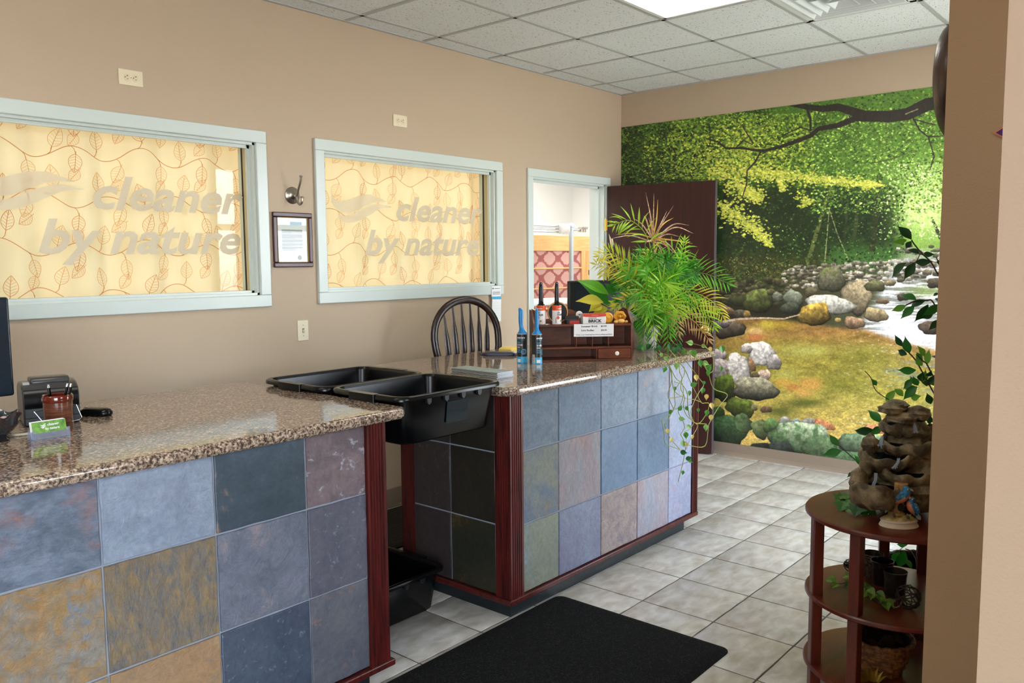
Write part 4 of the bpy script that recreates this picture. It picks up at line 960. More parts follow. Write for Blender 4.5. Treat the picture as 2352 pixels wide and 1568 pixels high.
# notepad taped to the corner of the middle window frame
t = thing('paper_notepad', 'white paper notepad with blue band hanging from the middle window frame corner', 'notepad', (-1.636,-.022,1.31))
MB().box(-.050,-.003,-.010,.048,0,.062).build('business_card', PAPER, t)
MB().box(-.046,-.005,-.186,.050,-.002,-.012, Matrix.Rotation(math.radians(2.),4,'Y')).build('note_sheets', PAPER, t)
MB().box(-.046,-.0056,-.030,.050,-.0052,-.012, Matrix.Rotation(math.radians(2.),4,'Y')).build('blue_band', M('cyan_print',(70,176,220),.6), t)
b = MB()
for k in range(7): b.box(-.042,-.0055,-.165+k*.018,.046,-.0052,-.1642+k*.018)
b.build('ruled_lines', M('pale_rule',(196,204,214),.8), t)
b = MB()
for k in range(4): b.box(-.040,-.0034,.004+k*.006,.038,-.0031,.0065+k*.006)
b.box(-.022,-.0034,.044,.038,-.0031,.048); b.build('print_lines', M('grey_print',(120,118,118),.8), t)
MB().lathe([(0,0),(.007,0),(.007,.0005),(0,.0005)], seg=12, mat=Matrix.Translation((-.036,-.003,.047)) @ Matrix.Rotation(PI/2,4,'X'), sy=.7).build('emblem', M('navy_print',(40,60,110),.6), t)
# ------------------------------------------------------------------ bow-back chair behind the counter
ESP = M('espresso_wood', (46,26,20), .28, col2=(30,16,14), nscale=10, nstretch=(4,4,.5), spec=.6)
t = thing('bow_back_chair', 'tall dark wooden bow-back chair standing behind the right counter', 'chair', (-2.33,-.40,.02), math.radians(-19))
def bowp(u):   # u 0..1 along the bow
    a = PI*u; return (-.222*math.cos(a)*(1+.0*math.sin(a)), 1.06+.232*math.sin(a)**.92)
pts = [(-.150,-.03,.68),(-.172,-.02,.78),(-.198,-.01,.90),(-.218,0,1.0)] + [(bowp(k/22)[0],.012+.02*math.sin(PI*k/22),bowp(k/22)[1]) for k in range(23)] + [(.218,0,1.0),(.198,-.01,.90),(.172,-.02,.78),(.150,-.03,.68)]
b = MB(); b.tube(pts, .0235, 12, flat=.68, up=(0,1,0)); b.build('bow', ESP, t, smooth=True)
for k in range(6):
    u = (k-2.5)/2.5; xt = u*.150; xb = u*.115
    zt_ = 1.06+.232*math.sqrt(max(0,1-(xt/.222)**2))-.012
    prof = [(0,.007),(.15,.010),(.32,.0155),(.5,.0185),(.70,.0175),(.78,.0125),(.84,.0085),(1.,.006)]
    P = [Vector((xb+(xt-xb)*a, -.03+.042*a+.02*a*a*.7, .68+(zt_-.68)*a)) for a,_ in prof]
    b = MB(); b.tube(P, [r for _,r in prof], 10, flat=.40, up=(0,1,0)); b.build('spindle', ESP, t, smooth=True)
b = MB(); b.loft([[Vector((v.x*1.0, v.y, z)) for v in rr(0,-.20,hx_,hy_,.12,0,6)] for z,hx_,hy_ in ((.635,.18,.17),(.642,.205,.20),(.668,.215,.21),(.680,.20,.19),(.672,.14,.13))]); b.build('seat', ESP, t, smooth=True)
LG_ = [(-.14,-.06,-.20,.02),(.14,-.06,.20,.02),(-.14,-.34,-.20,-.43),(.14,-.34,.20,-.43)]
for xa,ya,xb,yb_ in LG_:
    b = MB(); P = [Vector((xa+(xb-xa)*q, ya+(yb_-ya)*q, .64*(1-q))) for q in (0,.2,.45,.7,.9,1)]; b.tube(P, [.014,.018,.022,.017,.014,.012], 10); b.build('leg', ESP, t, smooth=True)
for a,c in ((0,1),(2,3),(0,2),(1,3)):
    f_ = lambda q: Vector((LG_[q][0]+(LG_[q][2]-LG_[q][0])*.6, LG_[q][1]+(LG_[q][3]-LG_[q][1])*.6, .256))
    b = MB(); b.tube([f_(a),(f_(a)+f_(c))/2,f_(c)], [.008,.012,.008], 8); b.build('stretcher', ESP, t, smooth=True)
# ------------------------------------------------------------------ things on the left counter
GUN = M('grey_black_plastic', (54,54,56), .3, bump=.03, bscale=700); GUN2 = M('slate_black_plastic', (58,64,72), .42)
t = thing('monitor', 'black flat monitor cut by the left edge on the left counter', 'monitor', (-5.235,-.9,ZT), 0.)
b = MB(); b.box(-.21,-.020,.100,.192,.018,.424); b.build('casing', M('blue_black_plastic',(24,34,44),.22), t, bevel=.008, seg=3)
MB().box(-.195,.0182,.118,.178,.0190,.412).build('screen', M('dark_screen',(8,10,14),.1), t)
b = MB(); b.box(-.03,-.03,.012,.03,-.015,.16); b.build('neck', BLACKM, t, bevel=.004)
b = MB(); b.loft([rr(0,-.02,.11,.08,.03,0),rr(0,-.02,.11,.08,.03,.008),rr(0,-.02,.10,.07,.03,.012)]); b.build('base', BLACKM, t, smooth=True, ang=40)
# receipt printer, turned 45 degrees
PX = Vector((math.cos(math.radians(-14)),math.sin(math.radians(-14)),0))
t = thing('receipt_printer', 'black receipt printer behind the pen cup on the left counter', 'printer', (-4.963,-1.005,ZT), math.atan2(PX.y,PX.x))
# local: x right along the front, y to the back, z up ; front face at y = 0
b = MB(); hw = .083; dp = .20
side = [(0,.002),(0,.052),(.0,.093),(.004,.108),(.016,.122),(.05,.135),(.10,.140),(.15,.136),(.19,.118),(dp,.09),(dp,.002)]
b.prism([(y,z) for y,z in side], -hw, hw, 'x'); b.build('body', GUN, t, bevel=.006, seg=3)
b = MB(); b.prism([(-.004,.060),(-.007,.075),(-.004,.097),(.003,.112),(.012,.120),(.016,.116),(.008,.104),(.004,.06)], -hw+.004, hw-.004, 'x'); b.build('front_lid', BLACKP, t, smooth=True, ang=35)
b = MB(); b.box(-hw+.004,-.003,.004,hw-.004,.002,.026); b.box(-hw+.004,-.003,.028,hw-.004,.002,.057); b.build('front_panel', GUN2, t, bevel=.002)
MB().box(-hw+.016,-.0036,.008,-hw+.046,-.0028,.018).build('key_slot', DARK, t)
b = MB(); b.prism([(.05,.134),(.058,.150),(.07,.154),(.15,.150),(.168,.132),(.10,.138)], -hw+.03, hw-.02, 'x'); b.build('paper_lid', GUN, t, bevel=.006, seg=3)
b = MB(); b.box(-hw+.006,.045,.132,-hw+.026,.075,.141); b.build('button', M('grey_button',(150,150,146),.5), t, bevel=.002)
# handset lying to the right of the printer
t = thing('computer_mouse', 'black oblong mouse lying beside the receipt printer', 'mouse', (-4.80,-.945,ZT), math.radians(118))
b = MB(); b.loft([rr(0,0,.055,.022,.02,0.),rr(0,0,.060,.027,.024,.006),rr(0,0,.060,.027,.024,.014),rr(-.004,0,.050,.020,.019,.024),rr(-.008,0,.034,.011,.010,.028)]); b.build('shell', BLACKP, t, smooth=True, ang=70)
b = MB(); b.box(-.002,-.0012,.026,.046,.0012,.0275); b.build('button_seam', DARK, t)
# pen cup
WG = M('brown_woodgrain_glaze', (74,40,28), .22, col2=(110,64,44), nscale=26, nstretch=(.6,.6,6), coat=.6, lo=.35, hi=.65)
t = thing('pen_cup', 'brown woodgrain ceramic pen cup in front of the receipt printer', 'cup', (-4.990,-1.125,ZT))
MB().lathe([(0,0),(.040,0),(.0425,.004),(.0425,.100),(.0435,.110),(.0385,.110),(.0375,.012),(0,.010)], seg=36).build('cup_wall', WG, t, smooth=True, ang=40)
MB().lathe([(.0432,.094),(.0452,.098),(.0455,.112),(.0425,.117),(.0385,.114),(.0380,.100)], seg=36).build('glazed_rim', M('oxblood_glaze',(92,28,16),.1,coat=.8), t, smooth=True)
for k, (dx, dy, tx_, ty_, lab) in enumerate(((-.018,.006,-.004,.0,'upright black pen standing at the left in the pen cup'),(.004,.006,.022,-.022,'black pen leaning right in the pen cup, farther of the pair'),(.006,-.004,.026,-.024,'black pen leaning right in the pen cup, nearer of the pair'))):
    pn = thing('pen', lab, 'pen', (-4.990+dx,-1.125+dy,ZT+.011), group='pens in the cup')
    d = Vector((tx_,ty_,.135)); b = MB(); b.tube([(0,0,0),d*.2,d*.96], [.003,.0052,.0055], 10); b.build('barrel', BLACKP, pn, smooth=True)
    b = MB(); b.tube([d*.96,d*1.03], [.0056,.004], 10); b.tube([d*.72+Vector((-.006,-.004,0)),d*1.0+Vector((-.006,-.004,0))],.0014,6); b.build('clip', CHROME, pn)
# wire stand behind the cup
t = thing('wire_stand', 'thin chrome wire stand hugging the pen cup', 'stand', (-4.99,-1.12,ZT))
b = MB(); c = Vector((-4.99,-1.12,0)); q = [at(95,940,1,-1.13)-c, at(98,962,1,-1.14)-c, at(104,966,1,-1.185)-c]
b.tube([Vector((-.062,.025,.064)),Vector((-.060,.025,.066)),Vector((-.046,-.012,.030)),Vector((-.03,-.052,.030)),Vector((.052,-.030,.030)),Vector((.068,-.012,.034)),Vector((.066,.02,.072)),Vector((.05,.05,.072)),Vector((-.062,.025,.064))], .0010, 6)
for p_ in ((-.03,-.052,.030),(.052,-.030,.030),(.05,.05,.072)): b.tube([p_,(p_[0],p_[1],0)], .0010, 6)
b.build('wire', CHROME, t)
# business card holder
U_ = Vector((.985,-.17,0)).normalized(); CX = at(75,1014,2,ZT); CX2 = at(162,1000,2,ZT); ux = (CX2-CX); wdt = ux.length
t = thing('card_holder', 'clear acrylic business card holder with green cards on the left counter', 'card holder', ((CX.x+CX2.x)/2,(CX.y+CX2.y)/2,ZT), math.atan2(ux.y,ux.x))
ACR = glass_mat('clear_acrylic', (236,240,250), .02, .12, 1.5)
h = wdt/2
b = MB(); b.box(-h,0,0,h,.003,.022); b.box(-h,0,0,-h+.012,.003,.030); b.box(h-.012,0,0,h,.003,.030); b.box(-h,0,0,h,.034,.003); b.box(-h,.030,0,h,.033,.030); b.box(-h,0,0,-h+.002,.034,.026); b.box(h-.002,0,0,h,.034,.026)
b.build('acrylic_tray', ACR, t)
for k in range(6):
    cdd = thing('business_card', 'green forest business card, %s of the stack in the clear holder' % ['frontmost','second','third','fourth','fifth','rearmost'][k], 'card', Vector(t.location)+Vector((-ux.y/wdt*(.006+.0035*k), ux.x/wdt*(.006+.0035*k), .0035)), t.rotation_euler.z, group='business cards in the holder')
    Rx = Matrix.Rotation(math.radians(-12),4,'X'); b = MB(); b.box(-h+.006,0,0,h-.006,.0018,.051, Rx); b.build('card_sheet', M('green_forest_print',(64,110,44),.4,col2=(126,176,66),nscale=60,lo=.3,hi=.7) if k == 0 else PAPER, cdd)
    if k == 0:
        MB().box(-h+.007,-.0006,.001,h-.007,-.0001,.017, Rx).build('river_print', M('dark_river_print',(40,44,60),.4,col2=(120,96,90),nscale=90), cdd)
        fm = Matrix(((1,0,0,0),(0,0,-1,-.0007),(0,1,0,0),(0,0,0,1)))
        text('lettering', 'cleaner', .0075, WHITE, Rx @ Matrix.Translation((-.006,0,.0365)) @ fm, cdd, bold=.01, width=.034, shear=.1)
        text('lettering', 'by nature', .0075, WHITE, Rx @ Matrix.Translation((-.013,0,.0245)) @ fm, cdd, bold=.01, width=.041, shear=.1)
        b = MB(); n = 12
        for o_ in (0,-.0055):
            vs = []
            for q in range(n+1):
                u = q/n; zz = .0405+o_+.003*math.sin(2*PI*u*.9+2.6); vs += [Rx @ Vector((-.026+.018*u,-.0008,zz+.0022*math.sin(PI*u))), Rx @ Vector((-.026+.018*u,-.0008,zz-.0022*math.sin(PI*u)))]
            b.add(vs, [(2*q,2*q+1,2*q+3,2*q+2) for q in range(n)])
        b.build('swoosh_mark', WHITE, cdd)
# glass sweet bowl at the left edge with wrapped sweets, and a cable
BWL = at(-8,1012,2,ZT)
t = thing('glass_bowl', 'iridescent amber glass bowl at the left edge of the left counter', 'bowl', BWL)
CARN = M('iridescent_amber_glass', (70,34,20), .08, .35, col2=(40,52,60), nscale=14, coat=1., lo=.4, hi=.6)
def ruf(v):
    a = math.atan2(v.y,v.x); k = max(0,(v.z-.045)/.04); s_ = 1+.10*k*math.sin(6*a); return Vector((v.x*s_,v.y*s_,v.z+.008*k*math.sin(6*a+1)))
MB().lathe([(0,.0),(.034,0),(.036,.005),(.026,.012),(.048,.030),(.062,.050),(.060,.066),(.070,.082),(.066,.083),(.055,.066),(.056,.050),(.042,.034),(0,.022)], seg=42, dis=ruf).build('bowl_body', CARN, t, smooth=True, ang=70)
for k, (dx,dy,dz,c) in enumerate(((.018,-.01,.062,(214,196,214)),(-.012,.012,.066,(226,214,226)),(.03,.02,.060,(230,190,180)))):
    sw = thing('wrapped_sweet', ['lilac wrapped sweet at the front of the amber bowl','pale wrapped sweet in the middle of the amber bowl','pink wrapped sweet at the back of the amber bowl'][k], 'sweet', BWL+Vector((dx,dy,dz)), k*1.1, group='sweets in the amber bowl')
    wm = M('wrapper_%d' % k, c, .25, .1)
    MB().ball((0,0,0),(.013,.009,.009)).build('sweet_body', wm, sw, smooth=True)
    b = MB(); b.tube([(.012,0,0),(.019,0,.004),(.034,.002,.012)], [.003,.006,.010], 8, flat=.3); b.tube([(-.012,0,0),(-.019,0,.004),(-.030,.002,.008)], [.003,.006,.010], 8, flat=.3); b.build('twisted_ends', wm, sw)
b = MB(); b.tube(bez([(-5.12,-.90,ZT+.004),(-5.10,-1.02,ZT+.004),(-5.13,-1.10,ZT+.0045),(-5.06,-1.12,ZT+.004),(-5.00,-1.05,ZT+.004)],8), .0038, 8)
tag(b.build('cable', M('beige_cable',(196,184,160),.5), None, smooth=True), 'beige cable lying behind the amber bowl on the left counter', 'cable')
# ------------------------------------------------------------------ things on the right counter
OX_ = Vector((.745,-.667,0))          # organiser front, left to right
ORG = at(1453,827,2,ZT) - OX_*.532
WAL = M('walnut_stain', (112,58,30), .38, col2=(80,38,20), nscale=9, nstretch=(1,1,5), bump=.05, bscale=60, lo=.35, hi=.65, coord='object')
t = thing('desk_organizer', 'brown wooden desk organizer with pigeonholes and a drawer on the right counter', 'organizer', (ORG.x,ORG.y,ZT), math.atan2(OX_.y,OX_.x))
Wd, Dp, ZA, ZB = .532, .135, .066, .196
def bx(nm, *a, mat=WAL, bev=.0015):
    b = MB(); b.box(*a); return b.build(nm, mat, t, bevel=bev, seg=1)
bx('bottom_board', 0,-.004,0,Wd,Dp,.011); bx('middle_shelf', .009,0,ZA,Wd-.009,Dp,ZA+.011); bx('top_shelf', .009,0,ZB-.011,Wd-.009,Dp,ZB); bx('back_board', .009,Dp-.008,.011,Wd-.009,Dp,ZB)
for x in (0,Wd-.010):
    b = MB(); pr_ = [(0,0),(0,.200)]
    for k in range(7): a = k/6; pr_.append((.004+.03*a+.012*math.sin(PI*a*2)*.6, .205+.028*a+.008*math.sin(PI*a*2)))
    for k in range(6): a = k/5; pr_.append((.045+.05*a, .238+.032*math.sin(PI/2*a)))
    pr_ += [(Dp,.27),(Dp,0)]
    b.prism(pr_, x, x+.010, 'x'); b.build('side_panel', WAL, t, bevel=.0015, seg=1)
b = MB(); pr_ = [(.010,ZB),(.010,ZB+.02)]
n = 40
for k in range(n+1):
    u = k/n; x = .012+(Wd-.024)*u; z = ZB+.020+.052*math.exp(-((u-.40)/.13)**2)+.058*math.exp(-((u-1.0)/.10)**2)+.058*math.exp(-(u/.07)**2); pr_.append((x,z))
pr_ += [(Wd-.010,ZB)]
b.prism(pr_, Dp-.008, Dp, 'y'); b.build('shaped_back', WAL, t)
for x in (.225,.312,.398,.482-.0): 
    if x < .45: bx('divider', x,.002,ZA+.011,x+.006,Dp-.008,ZB-.011)
bx('divider', .3975+.088,.002,ZA+.011,.3975+.094,Dp-.008,ZB-.011) if False else None
bx('divider', .335,.002,.011,.343,Dp-.008,ZA)
b = MB(); b.box(.345,-.002,.013,Wd-.012,.010,ZA-.002); dr = b.build('drawer', M('walnut_drawer',(122,64,32),.38,col2=(96,46,22),nscale=9,nstretch=(1,1,5),coord='object'), t, bevel=.0015, seg=1)
MB().lathe([(0,0),(.005,0),(.005,.006),(.0105,.010),(.0115,.015),(.008,.019),(0,.0195)], seg=18, mat=Matrix.Translation((.443,-.002,.040)) @ Matrix.Rotation(PI/2,4,'X')).build('knob', M('white_porcelain',(240,236,226),.15), dr, smooth=True)
ORM = Matrix.Translation((ORG.x,ORG.y,ZT)) @ Matrix.Rotation(math.atan2(OX_.y,OX_.x),4,'Z')
def on_org(x, y, z): return ORM @ Vector((x,y,z))
ORZ = math.atan2(OX_.y,OX_.x)
# price card taped to the shelf edge
t = thing('price_card', 'white paper price card taped to the organizer shelf edge', 'sign', on_org(.222,-.006,ZB-.002), ORZ)
MB().box(-.008,-.0008,-.062,.205,0,.004, Matrix.Rotation(math.radians(.6),4,'Y')).build('card_sheet', PAPER, t)
fm = lambda x, z, y=-.0012: Matrix(((1,0,0,x),(0,0,-1,y),(0,1,0,z),(0,0,0,1)))
text('lettering','Sweater Brick',.0085,INK,fm(.030,-.013),t,bold=.012,width=.088); text('lettering','$3.50',.008,INK,fm(.136,-.013),t,bold=.01,width=.030)
text('lettering','Lint Roller',.0085,INK,fm(.030,-.034),t,bold=.012,width=.070); text('lettering','$4.50',.008,INK,fm(.137,-.034),t,bold=.01,width=.030)
text('lettering','Keep your clothing free from pilling and lint!',.005,INK,fm(.003,-.055),t,bold=.004,width=.192)
# lint rollers
BLUE = M('bright_blue_plastic', (24,128,196), .28); CYAN = M('cyan_label', (72,178,222), .4); SLEEVE = M('black_sleeve', (36,36,38), .4); TUBE = M('white_label', (236,234,230), .45); ORNG = M('orange_label', (226,84,34), .45)
def lab_ring(mb, r, z0, z1, a0=0, a1=2*PI, n=32):
    vs = []
    for k in range(n+1):
        a = a0+(a1-a0)*k/n; vs += [(r*math.cos(a),r*math.sin(a),z0),(r*math.cos(a),r*math.sin(a),z1)]
    mb.add(vs, [(2*k,2*k+2,2*k+3,2*k+1) for k in range(n)]); return mb
def cyl_text(body, h, mat, par, r, a, z, width=None, bold=.01):
    # a = angle of the text's start; the text runs counter-clockwise seen from above (left to right for a viewer outside)
    return text('lettering', body, h, mat, Matrix.Identity(4) @ Matrix.Translation((0,0,z)), par, bold=bold, depth=.0003, width=width, cyl=(r,a))
VIEW = math.atan2(CAM.y+1.3, CAM.x+2.75)     # direction from the rollers to the viewer
def blue_roller(label, loc, face, turn):
    t = thing('lint_roller', label, 'lint roller', loc, 0, 'blue handled lint rollers on the counter')
    r = .0268
    MB().lathe([(0,0),(r,0),(r,.150),(r-.003,.152),(0,.152)], seg=36).build('sleeve', SLEEVE, t, smooth=True, ang=40)
    MB().lathe([(r+.0002,.001),(r+.0002,.034),(r-.001,.034)], seg=36).build('cyan_band', CYAN, t, smooth=True)
    MB().lathe([(r-.002,.150),(r+.0003,.150),(r+.0003,.153),(.012,.153)], seg=36).build('paper_core', M('kraft_core',(206,176,140),.7), t)
    R2 = r+.0005; a = VIEW-.78+face
    cyl_text('evercare', .0115, WHITE, t, R2, a, .128, .045, .012)
    cyl_text('GIANT', .0085, CYAN, t, R2, a+.05, .104, .020, .012); cyl_text('EXTREME', .0085, WHITE, t, R2, a+.05, .091, .030, .012); cyl_text('STICK', .0085, WHITE, t, R2, a+.05, .078, .018, .012)
    cyl_text('EXTREME', .0055, CYAN, t, R2, a+.05, .066, .018); cyl_text('RESULTS', .0055, CYAN, t, R2, a+.05, .056, .020)
    lab_ring(MB(), R2, .006, .022, a+.02, a+.75, 12).build('white_panel', WHITE, t)
    b = MB(); lab_ring(b, R2, .121, .1225, a+.05, a+1.5, 14); b.build('underline', CYAN, t)
    b = MB(); cc = a+1.42
    for rad, mat_, q in ((.0145,CYAN,.0003),(.0115,M('photo_patch',(110,126,146),.5,col2=(60,66,80),nscale=120),.0006)):
        b = MB(); vs = [((R2+q)*math.cos(cc),(R2+q)*math.sin(cc),.060)]; n = 22
        for k in range(n): an = 2*PI*k/n; vs.append(((R2+q)*math.cos(cc+rad*math.cos(an)/R2),(R2+q)*math.sin(cc+rad*math.cos(an)/R2),.060+rad*math.sin(an)))
        b.add(vs, [(0,1+k,1+(k+1)%n) for k in range(n)]); b.build('round_picture', mat_, t)
    lab_ring(MB(), R2, .003, .048, a-1.0, a-.35, 8).build('barcode_panel', M('cream_panel',(226,222,214),.6), t)
    b = MB()
    for k in range(5): lab_ring(b, R2+.0003, .008+.008*k, .011+.008*k, a-.95, a-.4, 6)
    b.build('barcode', INK, t)
    b = MB(); ca, sa = math.cos(turn), math.sin(turn)
    prof = [(0,.153,.026,1.),(0,.157,.0245,1.),(.0,.163,.019,1.),(.0,.175,.0125,.95),(.0,.19,.0105,.9),(.0,.215,.0115,.85),(-.001,.24,.0125,.8),(-.002,.26,.0125,.75),(-.0035,.275,.0112,.7),(-.005,.283,.007,.6),(-.005,.286,.002,.6)]
    rings = []
    for ox_, z, r_, fl in prof:
        ring = []
        for k in range(16):
            an = 2*PI*k/16; u = r_*math.cos(an)+ox_*3+(-.012*math.exp(-((z-.21)/.05)**2) if True else 0)+.006; v = r_*fl*math.sin(an); ring.append(Vector((u*ca-v*sa, u*sa+v*ca, z)))
        rings.append(ring)
    b.loft(rings); b.build('handle', BLUE, t, smooth=True, ang=70)
    return t
p1 = at(1199,834,2,ZT); p2 = at(1233.5,836,2,ZT)
VD = Vector((math.cos(VIEW),math.sin(VIEW),0))
blue_roller('blue handled lint roller on the counter, left of the pair, handle seen side-on', (p1.x-VD.x*.027,p1.y-VD.y*.027,ZT), -.25, VIEW-PI/2+.2+PI)
blue_roller('blue handled lint roller on the counter, right of the pair, nearest the organizer', (p2.x-VD.x*.027,p2.y-VD.y*.027,ZT), .70, VIEW)
def orange_roller(label, loc, face):
    t = thing('lint_roller', label, 'lint roller', loc, ORZ, 'black handled lint rollers on the organizer')
    r = .0245; z1 = .098
    MB().lathe([(0,0),(r,0),(r,z1),(0,z1)], seg=36).build('sleeve', TUBE, t, smooth=True, ang=40)
    lab_ring(MB(), r+.0003, z1-.026, z1, 0, 2*PI, 40).build('orange_band', ORNG, t, smooth=True)
    a = -PI/2-.9+face; R2 = r+.0007
    cyl_text('restora', .0075, WHITE, t, R2, a+.30, z1-.019, .032, .01)
    cyl_text('LINT', .0085, INK, t, R2, a+.36, .057, .016, .012); cyl_text('ROLLER', .0095, INK, t, R2, a+.36, .045, .034, .016)
    b = MB(); cc = a+.55; vs = [(R2*math.cos(cc),R2*math.sin(cc),.036)]
    for k in range(18): an = 2*PI*k/18; vs.append((R2*math.cos(cc+.0085*math.cos(an)/R2),R2*math.sin(cc+.0085*math.cos(an)/R2),.034+.0085*math.sin(an)))
    vs[0] = (R2*math.cos(cc),R2*math.sin(cc),.034); b.add(vs, [(0,1+k,1+(k+1)%18) for k in range(18)]); b.build('round_badge', ORNG, t)
    b = MB(); 
    for k in range(7): lab_ring(b, R2, .006+.004*k, .008+.004*k, a-.05, a+.2, 4)
    b.build('barcode', INK, t)
    b = MB(); lab_ring(b, R2, .012, .022, a+1.0, a+1.35, 6); b.build('picture_patch', M('roller_picture',(70,56,40),.5,col2=(200,170,110),nscale=120), t)
    b = MB(); 
    for k in range(4): lab_ring(b, R2, .006+.006*k, .0075+.006*k, a+1.35, a+1.8, 5)
    b.build('small_print', ORNG, t)
    b = MB(); b.lathe([(0,z1),(.020,z1),(.020,z1+.004),(.0135,z1+.008),(.0125,z1+.03),(.012,z1+.06),(.0112,z1+.09),(.0095,z1+.112),(.006,z1+.122),(0,z1+.1235)], seg=20); b.build('handle', M('glossy_black_handle',(12,12,14),.14), t, smooth=True, ang=60)
    b = MB(); b.ball((.0,-.0075,z1+.114),(.0035,.003,.002)); b.build('hang_hole', M('pale_hole',(170,170,172),.5), t)
orange_roller('black handled lint roller with orange band on the organizer, left of the two', on_org(.052,.062,ZB+.0005), -.55)
orange_roller('black handled lint roller with orange band on the organizer, right of the two', on_org(.134,.050,ZB+.0005), .45)
# round wooden plaque behind the rollers
t = thing('wooden_plaque', 'round pale wooden plaque with white flowers behind the black handled lint rollers', 'plaque', on_org(.150,.112,ZB+.058), ORZ)
RM = Matrix.Rotation(PI/2,4,'X') ; b = MB(); b.lathe([(0,-.006),(.054,-.006),(.056,-.003),(.056,.003),(.054,.006),(0,.006)], seg=40, mat=RM); b.build('disc', M('honey_wood',(214,164,100),.45,col2=(196,140,78),nscale=12,nstretch=(4,4,.8),coord='object'), t, smooth=True, ang=40)
b = MB(); b.lathe([(.048,.0062),(.050,.0062),(.050,.0068),(.048,.0068)], seg=40, mat=RM); b.build('dark_ring', DARK, t)
for x,z in ((-.012,-.006),(-.004,-.022),(-.016,.014)):
    b = MB()
    for k in range(5): a = 2*PI*k/5; b.ball((x+.005*math.cos(a),-.008,z+.005*math.sin(a)),(.0042,.0015,.0042),8,5)
    b.build('painted_flower', M('white_petals',(238,234,226),.6), t, smooth=True)
# boxes on the organizer
t = thing('small_tin', 'dark tin with red edge lying left of the sweater brick box', 'tin', on_org(.212,.055,ZB), ORZ)
MB().box(-.030,-.03,0,.040,.03,.022).build('tin_box', BLACKM, t, bevel=.002); MB().box(-.014,-.0312,.001,.038,-.0300,.018).build('red_label', M('red_label',(186,48,40),.5), t)
b = MB(); b.box(-.038,-.026,.0225,.040,.03,.026); b.build('lid', M('smoked_lid',(70,74,74),.2), t)
b = MB(); b.box(-.036,-.024,.0262,.036,.028,.042); b.build('clear_cover', glass_mat('smoked_clear',(150,150,150),.02,.15,1.5), t)
t = thing('sweater_brick_box', 'white and red cardboard box reading BRICK on the organizer', 'box', on_org(.268,.020,ZB), ORZ+math.radians(3))
BW, BH, BD = .126, .052, .05
b = MB(); b.box(0,0,0,BW,BD,BH); b.build('carton', TUBE, t, bevel=.001, seg=1)
b = MB(); vs = []; n = 14
for k in range(n+1):
    u = k/n; vs += [(BW*u,-.0006,BH-.017+.006*(1-2*u)**2*.6),(BW*u,-.0006,BH)]
b.add(vs, [(2*k,2*k+2,2*k+3,2*k+1) for k in range(n)]); b.box(0,0,BH+.0004,BW,BD,BH+.0006); b.build('red_band', M('red_orange_label',(206,72,48),.5), t)
text('lettering','SWEATER',.006,INK,fm(.030,.0265,-.0008),t,bold=.006,width=.044); text('lettering','BRICK',.0155,INK,fm(.029,.007,-.0008),t,bold=.02,width=.072); text('lettering','restora',.005,M('pale_pink_ink',(240,170,150),.6),fm(.047,.0425,-.0010),t,width=.034)
t = thing('bee_knob', 'white round knob with black bee on the organizer back', 'knob', on_org(.268,.118,ZB+.044), ORZ)
MB().lathe([(0,0),(.018,0),(.019,.004),(.016,.008),(0,.009)], seg=24, mat=RM).build('disc', M('white_porcelain',(240,236,226),.15), t, smooth=True)
b = MB(); b.ball((0,-.0095,-.001),(.0025,.001,.0045),8,5); b.ball((-.004,-.0095,.001),(.003,.0008,.0016),8,5); b.ball((.004,-.0095,.001),(.003,.0008,.0016),8,5); b.build('bee', INK, t)
WAX = M('yellow_beeswax', (236,176,58), .38, col2=(226,160,40), nscale=20, trans=.15); WAX2 = M('pale_beeswax', (230,178,98), .4)
def bee(mb, y, s=1.):
    mb.ball((0,y,0),(.0045*s,.002,.009*s),8,5)
    for sx_ in (-1,1): mb.ball((sx_*.008*s,y,.003*s),(.007*s,.0015,.003*s),8,5,Matrix.Rotation(sx_*-.4,4,'Y'))
t = thing('round_soap', 'round yellow beeswax soap stamped with a bee beside the sweater brick box', 'soap', on_org(.408,.050,ZB+.0285), ORZ+.2)
b = MB(); b.lathe([(0,-.012),(.025,-.012),(.0285,-.008),(.0285,.008),(.025,.012),(.020,.012),(.019,.010),(0,.010)], seg=32, mat=RM); b.build('cake', WAX, t, smooth=True, ang=50)
b = MB(); bee(b,-.0105); b.build('bee_relief', WAX, t, smooth=True)
t = thing('hexagon_soap', 'yellow hexagonal beeswax soap stamped with a bee at the organizer right end', 'soap', on_org(.475,.055,ZB+.0325), ORZ)
hexa = [(.0365*math.cos(math.radians(60*k)),.0335*math.sin(math.radians(60*k))) for k in range(6)]
b = MB(); b.prism(hexa,-.012,.012,'y'); b.build('cake', WAX, t, bevel=.004, seg=3)
b = MB(); b.lathe([(.019,.012),(.0205,.0135),(.022,.012)], seg=28, mat=RM); bee(b,-.0125,1.1); b.build('bee_relief', WAX, t, smooth=True)
for k,(x,r_,lab) in enumerate(((.447,(.012,.009,.009),'small pale wax soap at the left under the hexagonal soap'),(.474,(.021,.012,.012),'oval pale wax soap in the middle under the hexagonal soap'),(.503,(.010,.009,.008),'small pale wax soap at the right under the hexagonal soap'))):
    t = thing('small_soap', lab, 'soap', on_org(x,.022,ZB), ORZ, group='small soaps in front of the hexagonal soap')
    MB().ball((0,0,r_[2]*.9),r_,14,8).build('cake', WAX2, t, smooth=True)
